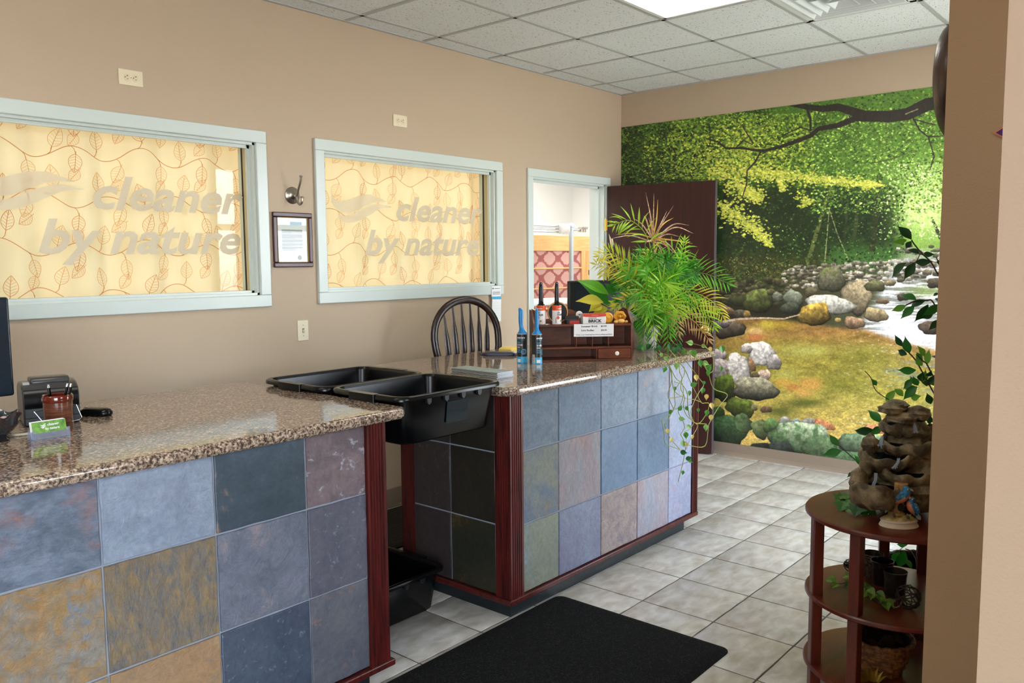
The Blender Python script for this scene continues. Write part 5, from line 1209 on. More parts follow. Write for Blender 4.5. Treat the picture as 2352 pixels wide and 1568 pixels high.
# mouse pad, yellow cloth, brochures, monitor
t = thing('mouse_pad', 'dark blue oval mouse pad with wrist rest near the counter back edge', 'mouse pad', (-2.50,-.815,ZT), math.radians(-50))
b = MB(); b.loft([rr(0,0,.115,.10,.09,0.,8),rr(0,0,.115,.10,.09,.004,8)]); b.build('pad', M('navy_cloth',(26,32,58),.7), t)
b = MB(); b.loft([rr(0,-.062,.10,.036,.034,.004,8),rr(0,-.062,.098,.034,.032,.014,8),rr(0,-.062,.08,.020,.018,.021,8)]); b.build('wrist_rest', M('navy_gel',(24,30,60),.4), t, smooth=True)
b = MB(); b.loft([rr(-2.39,-.80,.055,.05,.01,ZT+.004,3),rr(-2.39,-.80,.055,.05,.01,ZT+.022,3),rr(-2.385,-.795,.045,.04,.01,ZT+.030,3)]); tag(b.build('sticky_notes', M('yellow_paper',(240,208,110),.7), None), 'yellow block of paper on the mouse pad behind the blue lint rollers', 'paper')
for k in range(6):
    t = thing('brochure', 'folded white brochure, %s in the stack beside the front bin' % ['lowest','second lowest','third lowest','fourth lowest','second highest','topmost'][k], 'brochure', (-3.205+.004*math.sin(k*2.1),-1.315+.003*math.cos(k*1.7),ZT+.0045*k), math.radians(-2+.8*math.sin(k*3)), group='stack of brochures')
    b = MB(); b.loft([[Vector((x,y,z)) for x,y,z in ((-.052,-.155,.0003),(.052,-.155,.0003),(.052,.150,.0003),(-.052,.150,.0003))],[Vector((x,y,z)) for x,y,z in ((-.052,-.155,.0032),(.052,-.155,.0042),(.052,.150,.0042),(-.052,.150,.0032))]]); b.build('leaflet', M('brochure_paper',(214,218,226),.4), t)
    MB().box(-.0524,-.152,.0008,-.0518,.147,.0028).build('printed_spine', M('dark_green_print',(44,52,40),.4,col2=(120,110,70),nscale=60), t)
    if k == 5: MB().box(-.050,-.150,.0043,.050,.146,.0046).build('cover_print', M('cover_print',(150,170,170),.3,col2=(70,92,70),nscale=14), t)
t = thing('monitor', 'black flat monitor behind the organizer and palm on the right counter', 'monitor', (-1.70,-.98,ZT), math.radians(-30))
b = MB(); b.box(-.245,-.018,.075,.235,.016,.405); b.build('casing', M('matte_black_back',(14,14,17),.4), t, bevel=.010, seg=3)
MB().box(-.205,-.0195,.10,.195,-.0185,.385).build('back_panel', M('dark_navy_panel',(22,30,42),.3), t)
b = MB(); b.box(-.03,.01,.012,.03,.03,.15); b.build('neck', BLACKM, t, bevel=.004)
b = MB(); b.loft([rr(0,.02,.12,.09,.03,0),rr(0,.02,.12,.09,.03,.010)]); b.build('base', BLACKM, t, bevel=.003)
# ------------------------------------------------------------------ potted palm and companions on the right counter
PG = [M('palm_green', (104,180,40), .4, trans=.35), M('palm_bright', (166,210,56), .4, trans=.35), M('palm_deep', (48,128,32), .42, trans=.3), M('palm_yellow', (216,206,70), .42, trans=.35), M('palm_dry', (206,170,112), .55, trans=.25)]
STEM = M('palm_stem', (120,110,66), .55)
PC = Vector((-1.775,-1.33,ZT))
pl = thing('potted_palm', 'bushy potted palm with trailing pothos vines on the right counter end', 'plant', PC); LOCAL.discard(pl.name)
b = MB(); n = 48; rings = []
for r_, z in ((.055,0),(.062,.004),(.070,.06),(.076,.125),(.082,.128),(.084,.142),(.076,.144),(.072,.128),(.070,.125)):
    rings.append([Vector((PC.x+(r_*(1+(.03*math.cos(16*2*PI*k/n) if z < .127 else 0)))*math.cos(2*PI*k/n), PC.y+(r_*(1+(.03*math.cos(16*2*PI*k/n) if z < .127 else 0)))*math.sin(2*PI*k/n), ZT+z)) for k in range(n)])
b.loft(rings, caps=(True,False)); b.build('fluted_pot', M('grey_white_ceramic',(176,170,160),.35,col2=(150,144,134),nscale=20), pl, smooth=True, ang=60)
MB().lathe([(0,.0),(.071,.0)], (PC.x,PC.y,ZT+.124), 20).build('soil', M('potting_soil',(46,34,26),.95,bump=1.,bscale=90), pl)
TOW = Vector((CAM.x-PC.x, CAM.y-PC.y, 0)).normalized()         # horizontally towards the viewer
DIST = (PC-CAM).dot(_f)
def pp(px, py, off=0.):
    """the point the photo shows at (px,py), off metres nearer than the plant's centre"""
    d = _f + _r*((px-1176)/FPX) - _u*((py-784)/FPX); return CAM + d*(DIST-off)
def frond(path, n, L, wd, mat, rnd, droop=.25, spread=1., tip=.35, start=.25, two=True):
    """pinnate frond: rachis tube and two rows of narrow leaflets"""
    P = bez(path, 10); b = MB(); m = len(P)
    b.tube(P, [.0028*(1-.75*i/(m-1))+.0006 for i in range(m)], 5)
    view = (CAM-P[m//2]).normalized()
    for k in range(n):
        t = start+(1-start)*(k+.3)/n; q = min(m-2,int(t*(m-1))); c = P[q].lerp(P[q+1], t*(m-1)-q); T = (P[q+1]-P[q]).normalized()
        s0 = T.cross(view).normalized(); up = s0.cross(T).normalized()
        l = L*(math.sin(PI*(.12+.80*(t-start)/(1-start)))**.7)*rnd.uniform(.85,1.1)
        for s_ in ((-1,1) if two else (1,)):
            d = (s0*s_*spread + T*(.55+.5*t) + up*rnd.uniform(-.1,.35) + Vector((0,0,-droop*rnd.uniform(.5,1.4)))).normalized()
            e = c + d*l
            b.leaf(c, e, wd*rnd.uniform(.6,.92), view+Vector((0,0,.6))+Vector((rnd.uniform(-.3,.3),)*3), bend=rnd.uniform(.05,.20), fold=.12)
    c = P[-1]; T = (P[-1]-P[-2]).normalized(); b.leaf(P[-2], c+T*L*tip, wd, view, bend=.04)
    return b.build('palm_frond', PG[mat], pl, smooth=True, ang=60)
rn = random.Random(21)
BASE = (1508,752)
# (px path, depth offsets, leaflets, length, width, colour)
FR = [
 ([(1503,690),(1492,560),(1452,508),(1408,516)],(.02,.06,.08,.08),15,.120,.0150,1,.55),
 ([(1502,720),(1478,640),(1410,586),(1374,588)],(.05,.10,.12,.12),17,.105,.0120,3,.3),
 ([(1500,730),(1470,660),(1412,608),(1382,632)],(.08,.16,.20,.20),17,.110,.0120,3,.5),
 ([(1512,720),(1556,640),(1612,627),(1676,652)],(-.02,-.02,.02,.05),20,.150,.0125,0,.25),
 ([(1514,725),(1570,672),(1630,688),(1662,728)],(.06,.14,.16,.16),19,.110,.0115,3,.45),
 ([(1514,730),(1556,688),(1612,716),(1642,752)],(.10,.20,.24,.24),18,.110,.0115,1,.45),
 ([(1514,740),(1546,716),(1592,736),(1630,782)],(.12,.22,.26,.26),18,.095,.0105,4,.4),
 ([(1500,738),(1482,706),(1494,716),(1506,770)],(.12,.2,.26,.30),12,.120,.0130,1,.3),
 ([(1508,700),(1526,610),(1556,574),(1584,604)],(.02,.02,.0,-.02),17,.120,.0135,0,.35),
 ([(1514,700),(1546,640),(1566,580),(1572,548)],(.05,.08,.08,.08),13,.070,.0110,1,.0),
 ([(1512,700),(1544,640),(1574,600),(1584,640)],(.0,.0,.0,.0),18,.110,.0130,0,.4),
 ([(1506,710),(1490,640),(1470,610),(1440,622)],(.05,.12,.16,.18),18,.130,.0125,0,.4),
 ([(1506,710),(1498,630),(1486,590),(1466,584)],(.02,.04,.06,.06),16,.120,.0125,2,.3),
 ([(1510,715),(1520,640),(1540,604),(1562,618)],(.06,.12,.14,.14),18,.120,.0130,0,.4),
 ([(1506,720),(1484,680),(1452,666),(1424,694)],(.08,.16,.20,.20),18,.120,.0120,2,.45),
 ([(1504,728),(1476,694),(1440,690),(1410,706)],(.10,.18,.20,.20),16,.100,.0130,3,.4),
 ([(1510,730),(1530,676),(1560,660),(1600,690)],(.10,.20,.24,.24),18,.120,.0120,0,.5),
 ([(1508,730),(1512,672),(1524,648),(1546,662)],(.14,.24,.28,.28),18,.130,.0125,1,.5),
 ([(1506,735),(1494,682),(1478,664),(1456,690)],(.14,.24,.28,.28),17,.130,.0125,0,.5),
 ([(1510,738),(1522,700),(1544,694),(1566,726)],(.16,.26,.30,.30),17,.115,.0115,1,.5),
 ([(1508,738),(1504,700),(1496,690),(1480,720)],(.16,.26,.30,.30),16,.115,.0115,0,.5),
 ([(1512,740),(1530,716),(1548,722),(1560,766)],(.12,.22,.24,.24),14,.100,.0105,4,.4),
 ([(1510,742),(1520,720),(1534,728),(1540,770)],(.14,.24,.28,.28),15,.105,.0110,0,.4),
 ([(1512,700),(1530,650),(1536,620),(1524,590)],(-.05,-.08,-.10,-.10),16,.120,.0130,2,.2),
 ([(1508,715),(1520,670),(1550,640),(1600,640)],(-.08,-.15,-.18,-.2),18,.130,.0130,2,.3),
 ([(1506,715),(1490,660),(1460,640),(1430,650)],(-.08,-.14,-.18,-.2),18,.130,.0130,2,.3),
 ([(1510,735),(1524,695),(1552,680),(1580,704)],(.02,.06,.10,.10),18,.120,.0120,2,.4),
 ([(1508,735),(1514,690),(1516,664),(1506,640)],(.10,.16,.18,.18),18,.130,.0125,0,.2),
 ([(1506,745),(1496,728),(1486,735),(1478,766)],(.16,.24,.26,.26),12,.095,.0110,2,.4),
 ([(1514,735),(1560,700),(1604,700),(1648,716)],(.02,.06,.10,.12),18,.110,.0115,1,.5),
 ([(1506,742),(1488,722),(1480,744),(1478,792)],(.12,.20,.22,.20),14,.085,.0105,0,.4),([(1508,742),(1502,722),(1500,748),(1504,800)],(.14,.24,.26,.24),14,.085,.0105,2,.4),
 ([(1512,742),(1524,724),(1532,752),(1534,802)],(.14,.22,.24,.22),14,.085,.0105,0,.4),([(1514,742),(1540,726),(1552,750),(1556,794)],(.10,.18,.20,.18),14,.085,.0105,2,.4),
 ([(1500,725),(1462,664),(1420,622),(1366,606)],(.04,.08,.08,.06),18,.105,.0115,3,.35),([(1504,720),(1474,650),(1440,604),(1396,572)],(.0,.02,.02,.0),16,.110,.0120,1,.35)]
for path, offs, n, L, wd, mt, dr_ in FR:
    frond([pp(BASE[0],BASE[1],.0)]+[pp(x,y,o) for (x,y),o in zip(path,offs)], n, L, wd, mt, rn, droop=dr_)
rf = random.Random(77)
for k in range(26):            # inner fronds that fill the crown
    a = rf.uniform(-2.6,-.5); R_ = rf.uniform(70,125); ex, ey = 1512+R_*1.05*math.cos(a), 690+R_*.95*math.sin(a)*.9; of = rf.uniform(-.12,.24)
    mx_, my_ = 1512+R_*.55*math.cos(a), 690+R_*.75*math.sin(a)*.9
    frond([pp(1508,748,0),pp(mx_,my_,of*.6),pp((mx_+ex)/2+rf.uniform(-6,6),(my_+ey)/2-6,of*.9),pp(ex,ey+rf.uniform(0,30),of)], 15, .105, .0118, rf.choice([0,0,1,1,2,2,3]), rf, droop=rf.uniform(.25,.5))
# spiky red-edged dracaena on a thin stem
b = MB(); b.tube(bez([pp(1506,752,0),pp(1500,680,.02),pp(1502,600,.04),pp(1500,552,.05)],8), .006, 8); b.build('dracaena_stem', STEM, pl, smooth=True)
DRA = [M('dracaena_tan', (222,204,178), .5, trans=.2, col2=(176,120,96), nscale=60), M('dracaena_red', (170,112,92), .5, trans=.2, col2=(216,190,150), nscale=70), M('dracaena_gold', (206,168,80), .5, trans=.2)]
for k,(x,y,cx,cy_) in enumerate([(1483,442,1495,500),(1502,444,1501,500),(1511,458,1508,505),(1547,472,1520,515),(1532,484,1516,518),(1547,500,1524,514),(1583,517,1545,516),(1593,536,1550,522),(1591,559,1552,552),(1561,543,1530,538),(1454,501,1476,516),(1414,539,1456,536),(1406,547,1450,541),(1481,572,1484,556),(1515,616,1506,580),(1548,580,1524,560),(1560,588,1530,556),(1490,500,1496,520),(1478,502,1483,500),(1524,590,1514,566),(1535,566,1518,552)]):
    P = bez([pp(1500,556-(k%3)*5,.05),pp(cx,cy_,.07+.04*math.sin(k*2)),pp(x,y,.06+.10*math.sin(k*2.3))],7); b = MB(); m = len(P); nv = (CAM-P[0]).normalized(); vs = []
    for i,p_ in enumerate(P):
        T = (P[min(i+1,m-1)]-P[max(i-1,0)]).normalized(); s_ = T.cross(nv).normalized(); u = i/(m-1); h = .0042*min(1,u*4+.5)*(1-u**2.2)+.0003
        vs += [p_-s_*h+nv*h*.5, p_, p_+s_*h+nv*h*.5]
    for i in range(m-1): b.f += [(3*i,3*i+1,3*i+4,3*i+3),(3*i+1,3*i+2,3*i+5,3*i+4)]
    b.v = [tuple(v) for v in vs]; b.mi = [0]*len(b.f); b.build('dracaena_leaf', DRA[k%3], pl, smooth=True)
# peace lily: flower and broad leaves
b = MB(); b.tube(bez([pp(1490,740,.0),pp(1420,650,.08),pp(1408,610,.1),pp(1408,560,.1)],8), .0022, 6); b.build('lily_stalk', PG[0], pl, smooth=True)
b = MB(); b.leaf(pp(1408,566,.1), pp(1398,536,.11), .015, CAM-PC, bend=.2, fold=.5, shape=(.3,.9,1.,.7,.3,0)); b.tube([pp(1408,562,.115),pp(1406,548,.115)],[.004,.003],8); b.build('lily_flower', M('cream_spathe',(236,226,196),.5,trans=.3), pl, smooth=True)
BL = [((1450,720),(1402,702),(1326,644),.060,2,.10),((1455,715),(1398,676),(1322,643),.055,0,.14),((1450,730),(1386,694),(1321,692),.055,3,.16),((1450,735),(1382,700),(1352,716),.060,3,.16),((1455,735),(1396,708),(1360,722),.045,3,.12),
      ((1470,700),(1422,668),(1398,632),.050,2,.02),((1460,700),(1412,676),(1388,650),.050,2,.0),((1470,720),(1436,690),(1430,655),.045,4,.06),((1460,730),(1424,706),(1396,690),.040,1,.14),((1470,740),(1440,716),(1420,740),.045,3,.18),((1476,745),(1466,720),(1444,712),.05,2,.10),((1478,750),(1470,735),(1462,765),.055,2,.10)]
for k,((x0,y0),(x1,y1),(x2,y2),wd,mt,of) in enumerate(BL):
    b = MB(); a = pp(x1,y1,of); e = pp(x2,y2,of+.03); b.tube([pp(1500,752,0),pp(x0,y0,of*.6),a+(e-a)*.1], .0018, 5)
    b.leaf(a, e, wd*1.2, CAM-PC+Vector((0,0,2.)), bend=.10, fold=.25, shape=(.05,.5,.85,1.,.9,.6,.25,0)); b.build('broad_leaf', PG[mt], pl, smooth=True)
# pothos vines hanging down the counter front
VINE = M('pothos_vine', (132,140,52), .5); VLF = [M('pothos_green',(86,150,62),.35,trans=.3), M('pothos_light',(150,196,110),.35,trans=.3), M('pothos_yellow',(232,206,116),.45,trans=.3), M('pothos_dark',(40,104,52),.35,trans=.25)]
def vq(x, y): return 1420+x*.29326, 780+y*.29326
def vpt(x, y, k=0, j=0):
    px, py = vq(x,y); yy = -1.735-.02*((k*7+j*3)%5)
    if y < 190: 
        p_ = at(px, py, 2, ZT+.03+.008*((k+j)%3))
        if p_.y < -1.70: p_ = at(px, py, 1, -1.73)
        return p_
    return at(px, py, 1, yy)
VN = [[(300,60),(330,100),(400,200),(420,280),(415,340),(390,430),(415,500),(430,560),(350,620),(345,650),(360,740),(360,780),(380,820),(470,855),(525,880)],
 [(290,90),(380,170),(450,300),(500,340),(510,420),(500,480),(470,560),(500,620),(520,690),(490,740),(510,780),(530,860)],
 [(400,80),(470,160),(480,250),(500,300),(490,380),(520,450),(510,520),(540,600),(590,640),(560,700),(520,720)],
 [(360,110),(500,200),(520,260),(480,340),(440,400),(445,480),(440,530),(370,660)],
 [(430,60),(540,180),(640,310),(670,350),(640,400),(600,470),(570,560),(590,640),(620,680),(560,790),(530,860)],
 [(420,100),(520,230),(560,320),(600,400),(650,490),(680,495),(710,500),(700,560),(650,640),(610,660)],
 [(500,60),(620,140),(700,250),(745,380),(855,430),(790,520),(720,640),(705,690),(680,830),(570,830),(530,800)],
 [(540,20),(660,50),(710,80),(740,130),(745,230),(725,258)],
 [(525,860),(520,890),(510,950),(490,1030),(470,1110)],
 [(440,30),(560,100),(660,180),(690,220)],
 [(240,90),(330,180),(400,220),(420,300),(440,400),(520,455),(600,470),(650,490)],
 [(390,458),(450,452),(515,440)],[(440,330),(500,350),(540,420),(545,520),(580,640),(690,660)],[(480,855),(400,760),(362,660)]]
for k, P in enumerate(VN):
    b = MB(); b.tube(bez([vpt(x,y,k,0) for x,y in P],4), .0021, 6); b.build('pothos_vine', VINE, pl, smooth=True)
LV = [(440,210,.045,1,-90),(345,235,.04,0,-110),(630,190,.05,0,-80),(672,185,.05,1,-20),(700,215,.055,0,60),(690,265,.04,0,-100),(580,345,.05,0,20),(595,300,.045,2,-80),(425,385,.03,0,-90),(645,400,.045,0,-100),(676,450,.04,2,-95),(395,568,.035,0,-90),(525,540,.035,0,-60),(487,615,.042,1,-10),(540,685,.04,1,-50),(716,520,.045,2,-80),(680,575,.045,0,-95),(712,612,.045,2,-95),(672,690,.045,1,-90),(370,715,.035,2,-70),(395,785,.035,2,-110),(492,815,.045,1,-80),(515,750,.045,0,-90),(500,880,.045,3,-10),(540,922,.045,3,20),(552,950,.03,0,-30),(490,1040,.03,0,-100),(800,78,.055,0,-80),(790,230,.035,0,-95),(540,22,.055,1,170),(578,112,.055,0,-80),(612,552,.03,0,-90),(470,528,.04,0,60),(540,420,.035,0,-90),(180,75,.035,0,-90),(660,48,.04,1,-30),(708,75,.035,2,-80),(470,60,.05,3,-60),(430,90,.05,3,-100),(390,60,.05,3,-80),(300,70,.045,3,-120),(220,60,.05,3,-120),(150,60,.05,3,-150),(500,100,.04,0,-70),(360,150,.035,1,-60),(320,120,.03,1,-100),(565,760,.03,2,-90),(520,820,.03,2,-80),(655,340,.03,0,-100)]
for k,(x,y,L,mt,ang) in enumerate(LV):
    c = vpt(x,y,k,1) ; c = c + Vector((0,-.012,0)); a_ = math.radians(ang); d = _r*math.cos(a_)+_u*math.sin(a_)
    b = MB(); b.leaf(c-d*L*.44, c+d*L*.44, L*.62, (CAM-c)+Vector((math.sin(k)*1.6,0,math.cos(k*1.7)*1.6)), bend=.08, fold=.2, shape=(.35,.9,1.,.85,.5,.15,0)); b.build('pothos_leaf', VLF[mt], pl, smooth=True)
# ------------------------------------------------------------------ three tier table by the front wall
CHER = M('cherry_table_wood', (108,44,28), .30, col2=(80,32,22), nscale=7, nstretch=(1,5,1), lo=.3, hi=.75, spec=.5)
TC = Vector((-3.0,-3.10,0)); TR = .300
tb = thing('tiered_table', 'round three tier dark cherry wood side table by the front wall', 'table', TC)
for z, r_ in ((.640,TR),(.345,TR-.005),(.088,TR-.005)):
    MB().lathe([(0,0),(r_-.006,0),(r_,.005),(r_,.014),(r_-.004,.019),(r_-.010,.020),(0,.020)], (0,0,z), 64).build('round_shelf' if z < .6 else 'round_top', CHER, tb, smooth=True, ang=35)
for a in (129,171,23,353):
    c = Vector((math.cos(math.radians(a)),math.sin(math.radians(a)),0))*(TR-.030)
    b = MB(); b.box(-.0185,-.0185,0,.0185,.0185,.640, Matrix.Translation(c) @ Matrix.Rotation(math.radians(a),4,'Z')); b.build('leg', CHER, tb, bevel=.003)
    b = MB(); b.ball(c*1.066+Vector((0,0,.352)),(.004,.004,.004),8,5); b.build('bolt_cap', M('bolt_cap',(120,60,40),.4), tb)
# tabletop fountain of stacked rock bowls
ROCK = M('carved_rock', (84,72,52), .6, col2=(164,146,112), nscale=22, bump=.9, bscale=55, lo=.42, hi=.68, detail=8.)
WATER = glass_mat('falling_water', (228,238,255), .05, .30, 1.33); POOL = glass_mat('pool_water', (120,130,150), .03, .15, 1.33)
fo = thing('tabletop_fountain', 'carved rock cascade fountain with falling water on the tiered table', 'fountain', (TC.x,TC.y,.66)); LOCAL.discard(fo.name)
def nn(v, s, seed=0): return math.sin(v.x*s+seed)*math.sin(v.y*s*1.3+seed*2)*math.sin(v.z*s*.9+seed*3)
def fp(px, py, d=0.): 
    """point in the fountain's upright plane (across the view), d metres nearer the viewer"""
    dd = _f + _r*((px-1176)/FPX) - _u*((py-784)/FPX); return CAM + dd*((Vector((TC.x,TC.y,.85))-CAM).dot(_f)-d)
def bowl(px, py, rx, h, d, seed, tilt=0., asp=1., depth=.6):
    c = fp(px,py,d); b = MB(); n = 40
    prof = [(.30,-1.),(.62,-.94),(.88,-.70),(1.,-.35),(1.02,-.05),(.97,.03),(.90,.02),(.84,-.12),(.70,-.42),(0,-.5)]
    rings = []
    for r_, z in prof:
        ring = []
        for k in range(n):
            a = 2*PI*k/n; w_ = 1+.10*math.sin(2*a+seed)+.06*math.sin(5*a+seed*2)+.03*math.sin(9*a+seed); zz = z*h + h*.16*math.sin(2*a+seed*1.3)*(1 if z > -.6 else .3) + .006*math.sin(7*a+seed)
            v = Vector((r_*rx*w_*math.cos(a), r_*rx*w_*asp*math.sin(a), zz)); v += v.normalized()*.006*nn(v,70,seed); ring.append(c+v)
        rings.append(ring)
    b.loft(rings); b.build('rock_bowl', ROCK, fo, smooth=True, ang=80)
    b = MB(); b.lathe([(0,0),(rx*.78,0)], c+Vector((0,0,-h*.22)), 24, sy=asp); b.build('pool', POOL, fo)
def rocklump(px, py, r_, d, seed):
    c = fp(px,py,d); MB().ball(c, r_, 22, 14, None, lambda v: 1+.13*math.sin(3*v.x+seed)*math.sin(4*v.y+seed)+.07*math.sin(9*v.z+seed+3*v.x)+.03*math.sin(17*v.x+11*v.y+seed)).build('rock_piece', ROCK, fo, smooth=True)
rocklump(2078,1120,(.150,.13,.085),-.02,1.); rocklump(2095,1060,(.125,.11,.11),-.05,2.); rocklump(2095,1010,(.10,.09,.08),-.05,4.)
bowl(2012,1108,.090,.085,.10,1.0); bowl(2080,1078,.085,.05,.06,2.3); bowl(2042,1040,.088,.055,.03,3.1); bowl(2095,1012,.090,.055,.02,4.4); bowl(2082,968,.078,.050,.0,5.2)
rocklump(2050,940,(.055,.045,.022),.02,6.); rocklump(2075,958,(.085,.05,.022),.03,7.); rocklump(2108,950,(.05,.045,.028),.03,8.); rocklump(1972,1108,(.035,.03,.055),.08,9.); rocklump(2000,1020,(.03,.03,.035),.02,10.); rocklump(1996,1062,(.035,.03,.05),.02,11.); rocklump(2120,1100,(.06,.05,.09),.02,12.); rocklump(2060,930,(.05,.04,.018),.0,13.)
for (x0,y0,x1,y1,d) in ((2012,1086,2002,1124,.16),(2064,1052,2054,1074,.12),(2102,968,2104,992,.09),(2026,1000,2022,1022,.10)):
    b = MB()
    for k in range(5):
        q = (k-2)*1.6; b.tube([fp(x0+q,y0,d-.012),fp(x0+q*.8-1,y0*.6+y1*.4,d),fp(x1+q*1.3,y1,d+.004)], [.0009,.0013,.0009], 6)
    for k in range(7): b.ball(fp(x1-5+k*1.8, y1+1.5*math.sin(k*2), d+.003), .0028, 6, 4)
    b.build('water_stream', WATER, fo, smooth=True)
# small blue light glints come from the sky; bluebird figurine
BC = at(2064,1207,2,.66)
bf = thing('bird_figurine', 'porcelain figurine of two bluebirds on a stump beside the fountain', 'figurine', (BC.x,BC.y,.66), math.atan2(_r.y,_r.x))
CERM = M('cream_bisque', (226,210,184), .5); BARK = M('painted_stump', (186,146,92), .55, col2=(150,110,66), nscale=60, coord='object'); FBLUE = M('painted_blue', (32,112,164), .45, col2=(70,150,190), nscale=110, coord='object', lo=.45, hi=.7); FPINK = M('painted_breast', (206,116,88), .5, col2=(220,140,110), nscale=90, coord='object'); FLEAF = M('painted_leaf', (120,128,52), .5, col2=(170,160,80), nscale=80, coord='object')
MB().lathe([(0,0),(.062,0),(.064,.003),(.058,.014),(.0575,.018),(.060,.020),(.0595,.023),(.054,.025),(0,.025)], seg=40, sy=.72).build('oval_base', CERM, bf, smooth=True, ang=40)
b = MB(); b.ball((0,0,.022),(.054,.037,.018),24,10,None,lambda v: 1+.06*math.sin(9*v.x)*math.sin(8*v.y)); b.build('mound', M('mossy_cream',(206,186,132),.6,col2=(170,150,90),nscale=60,coord='object'), bf, smooth=True)
b = MB(); b.tube(bez([(-.008,.004,.025),(-.006,.004,.05),(-.002,.005,.075),(.004,.006,.10),(.006,.006,.135),(.006,.006,.143)],6), [.026]*6+[.019]*6+[.017]*6+[.020]*6+[.021]*6+[.019], 16); b.tube([(-.004,.0,.08),(-.026,-.002,.084)],[.009,.007],8); b.build('stump', BARK, bf, smooth=True)
b = MB(); b.lathe([(0,0),(.010,0),(.011,-.003),(.0,-.004)], seg=18, mat=Matrix.Translation((-.001,-.0165,.066)) @ Matrix.Rotation(PI/2,4,'X') @ Matrix.Scale(1.25,4,(0,1,0))); b.build('nest_hole', DARK, bf)
def bird(pts, rads, wing, tail, beak, eye, flip=1):
    P = bez(pts,6); R_ = []; 
    for a,c in zip(rads,rads[1:]): R_ += [a+(c-a)*k/6 for k in range(6)]
    R_.append(rads[-1]); m = len(P)
    b = MB(); b.tube(P, R_, 16); me_o = b.build('bird_body', [FBLUE,FPINK], bf, smooth=True, ang=80)
    me = me_o.data
    for f in me.polygons:
        c = f.center; f.material_index = 1 if (beak['pink'](c)) else 0
    b = MB(); b.ball(wing[0], wing[1], 14, 8, wing[2]); b.build('wing', M('painted_wing',(40,116,164),.45,col2=(150,180,190),nscale=160,coord='object',lo=.5,hi=.66), bf, smooth=True)
    b = MB(); b.leaf(tail[0], tail[1], .014, (0,-1,.2), shape=(.7,.9,1.,1.,.8,.3), fold=.1); b.tube([tail[0],(Vector(tail[0])+Vector(tail[1]))/2,tail[1]],[.006,.005,.0035],8,flat=.4); b.build('tail', M('painted_tail',(120,160,176),.5,col2=(190,196,190),nscale=70,coord='object'), bf, smooth=True)
    b = MB(); b.tube(beak['pts'],[.0042,.0032,.0004],8); b.build('beak', M('painted_beak',(214,176,120),.5), bf, smooth=True)
    b = MB(); b.ball(eye,(.0026,.0012,.0026),8,6); b.build('eye', M('eye_ring',(236,226,206),.4), bf); b = MB(); b.ball((eye[0],eye[1]-.001,eye[2]),(.0014,.001,.0014),8,5); b.build('pupil', INK, bf)
bird([(-.028,-.012,.086),(-.018,-.014,.092),(-.002,-.016,.102),(.010,-.016,.114),(.013,-.016,.124),(.014,-.016,.133),(.016,-.016,.139)],[.006,.013,.0175,.016,.0125,.0125,.004],
     ((-.013,-.026,.106),(.022,.006,.010),Matrix.Rotation(-.45,4,'Y')), ((-.028,-.010,.088),(-.050,-.008,.048)), {'pts':[(.024,-.019,.129),(.030,-.020,.126),(.036,-.020,.122)],'pink':lambda c: c.z < .118 and (c.x-.0)*.6-(c.z-.098)*1.1 > -.006 and c.z < .119}, (.012,-.029,.131))
bird([(.050,-.014,.040),(.042,-.016,.052),(.033,-.018,.066),(.028,-.018,.080),(.030,-.018,.090),(.032,-.018,.098),(.032,-.018,.103)],[.005,.010,.0145,.0125,.0095,.0095,.003],
     ((.044,-.026,.066),(.009,.005,.021),Matrix.Rotation(-.42,4,'Y')), ((.050,-.014,.042),(.064,-.016,.026)), {'pts':[(.025,-.020,.099),(.022,-.021,.104),(.020,-.021,.110)],'pink':lambda c: (c.x-.030)+(c.z-.070)*.45 < -.001 and c.z < .090}, (.029,-.027,.098))
for (x,y,z,r_,n_) in ((.012,-.032,.040,.018,7),(-.030,-.022,.044,.016,6)):
    b = MB()
    for k in range(n_): a = 2*PI*k/n_; b.leaf((x,y,z),(x+r_*math.cos(a),y-.004,z+r_*.8*math.sin(a)),.009,(0,-1,.3),bend=.15)
    b.build('painted_leaves', FLEAF, bf, smooth=True); b = MB(); b.ball((x,y-.005,z),(.006,.004,.006),10,6,None,lambda v:1+.2*math.sin(9*v.x)*math.sin(9*v.z)); b.build('painted_flower', M('painted_purple',(96,56,76),.5), bf, smooth=True)
# ivy on the table top
IV = M('ivy_leaf_green', (64,120,50), .35, trans=.2, col2=(130,170,96), nscale=26, lo=.5, hi=.72); IVD = M('ivy_dark', (36,92,44), .35, trans=.2)
def ivyleaf(mb, c, d, n_, L, flat=1.):
    """five lobed ivy leaf with folded midrib: c stalk end, d direction, n_ normal"""
    d = Vector(d).normalized(); n_ = Vector(n_); n_ = (n_-d*n_.dot(d)).normalized(); s_ = d.cross(n_); c = Vector(c)
    out = [(0,0),(.12,.16),(-.02,.42),(.30,.34),(.42,.52),(.56,.28),(1.0,0)]
    P = [c+d*(u*L)+s_*(v*L)+n_*(.10*L*abs(v)-.12*L*u*u) for u,v in out]+[c+d*(u*L)-s_*(v*L)+n_*(.10*L*abs(v)-.12*L*u*u) for u,v in out[1:-1]]
    k = len(out); mid = c+d*(.45*L)+n_*(-.02*L)
    idx = list(range(k))+list(range(len(P)-1,k-1,-1)); o = len(mb.v); mb.v += [tuple(p_) for p_ in P]+[tuple(mid)]
    for i in range(len(idx)): mb.f.append((o+idx[i], o+idx[(i+1)%len(idx)], o+len(P))); mb.mi.append(0)
iv = thing('ivy_sprig', 'artificial ivy sprig lying on the tiered table top beside the fountain', 'ivy', at(1955,1165,2,.66)); LOCAL.discard(iv.name)
S0 = at(1962,1150,2,.675)
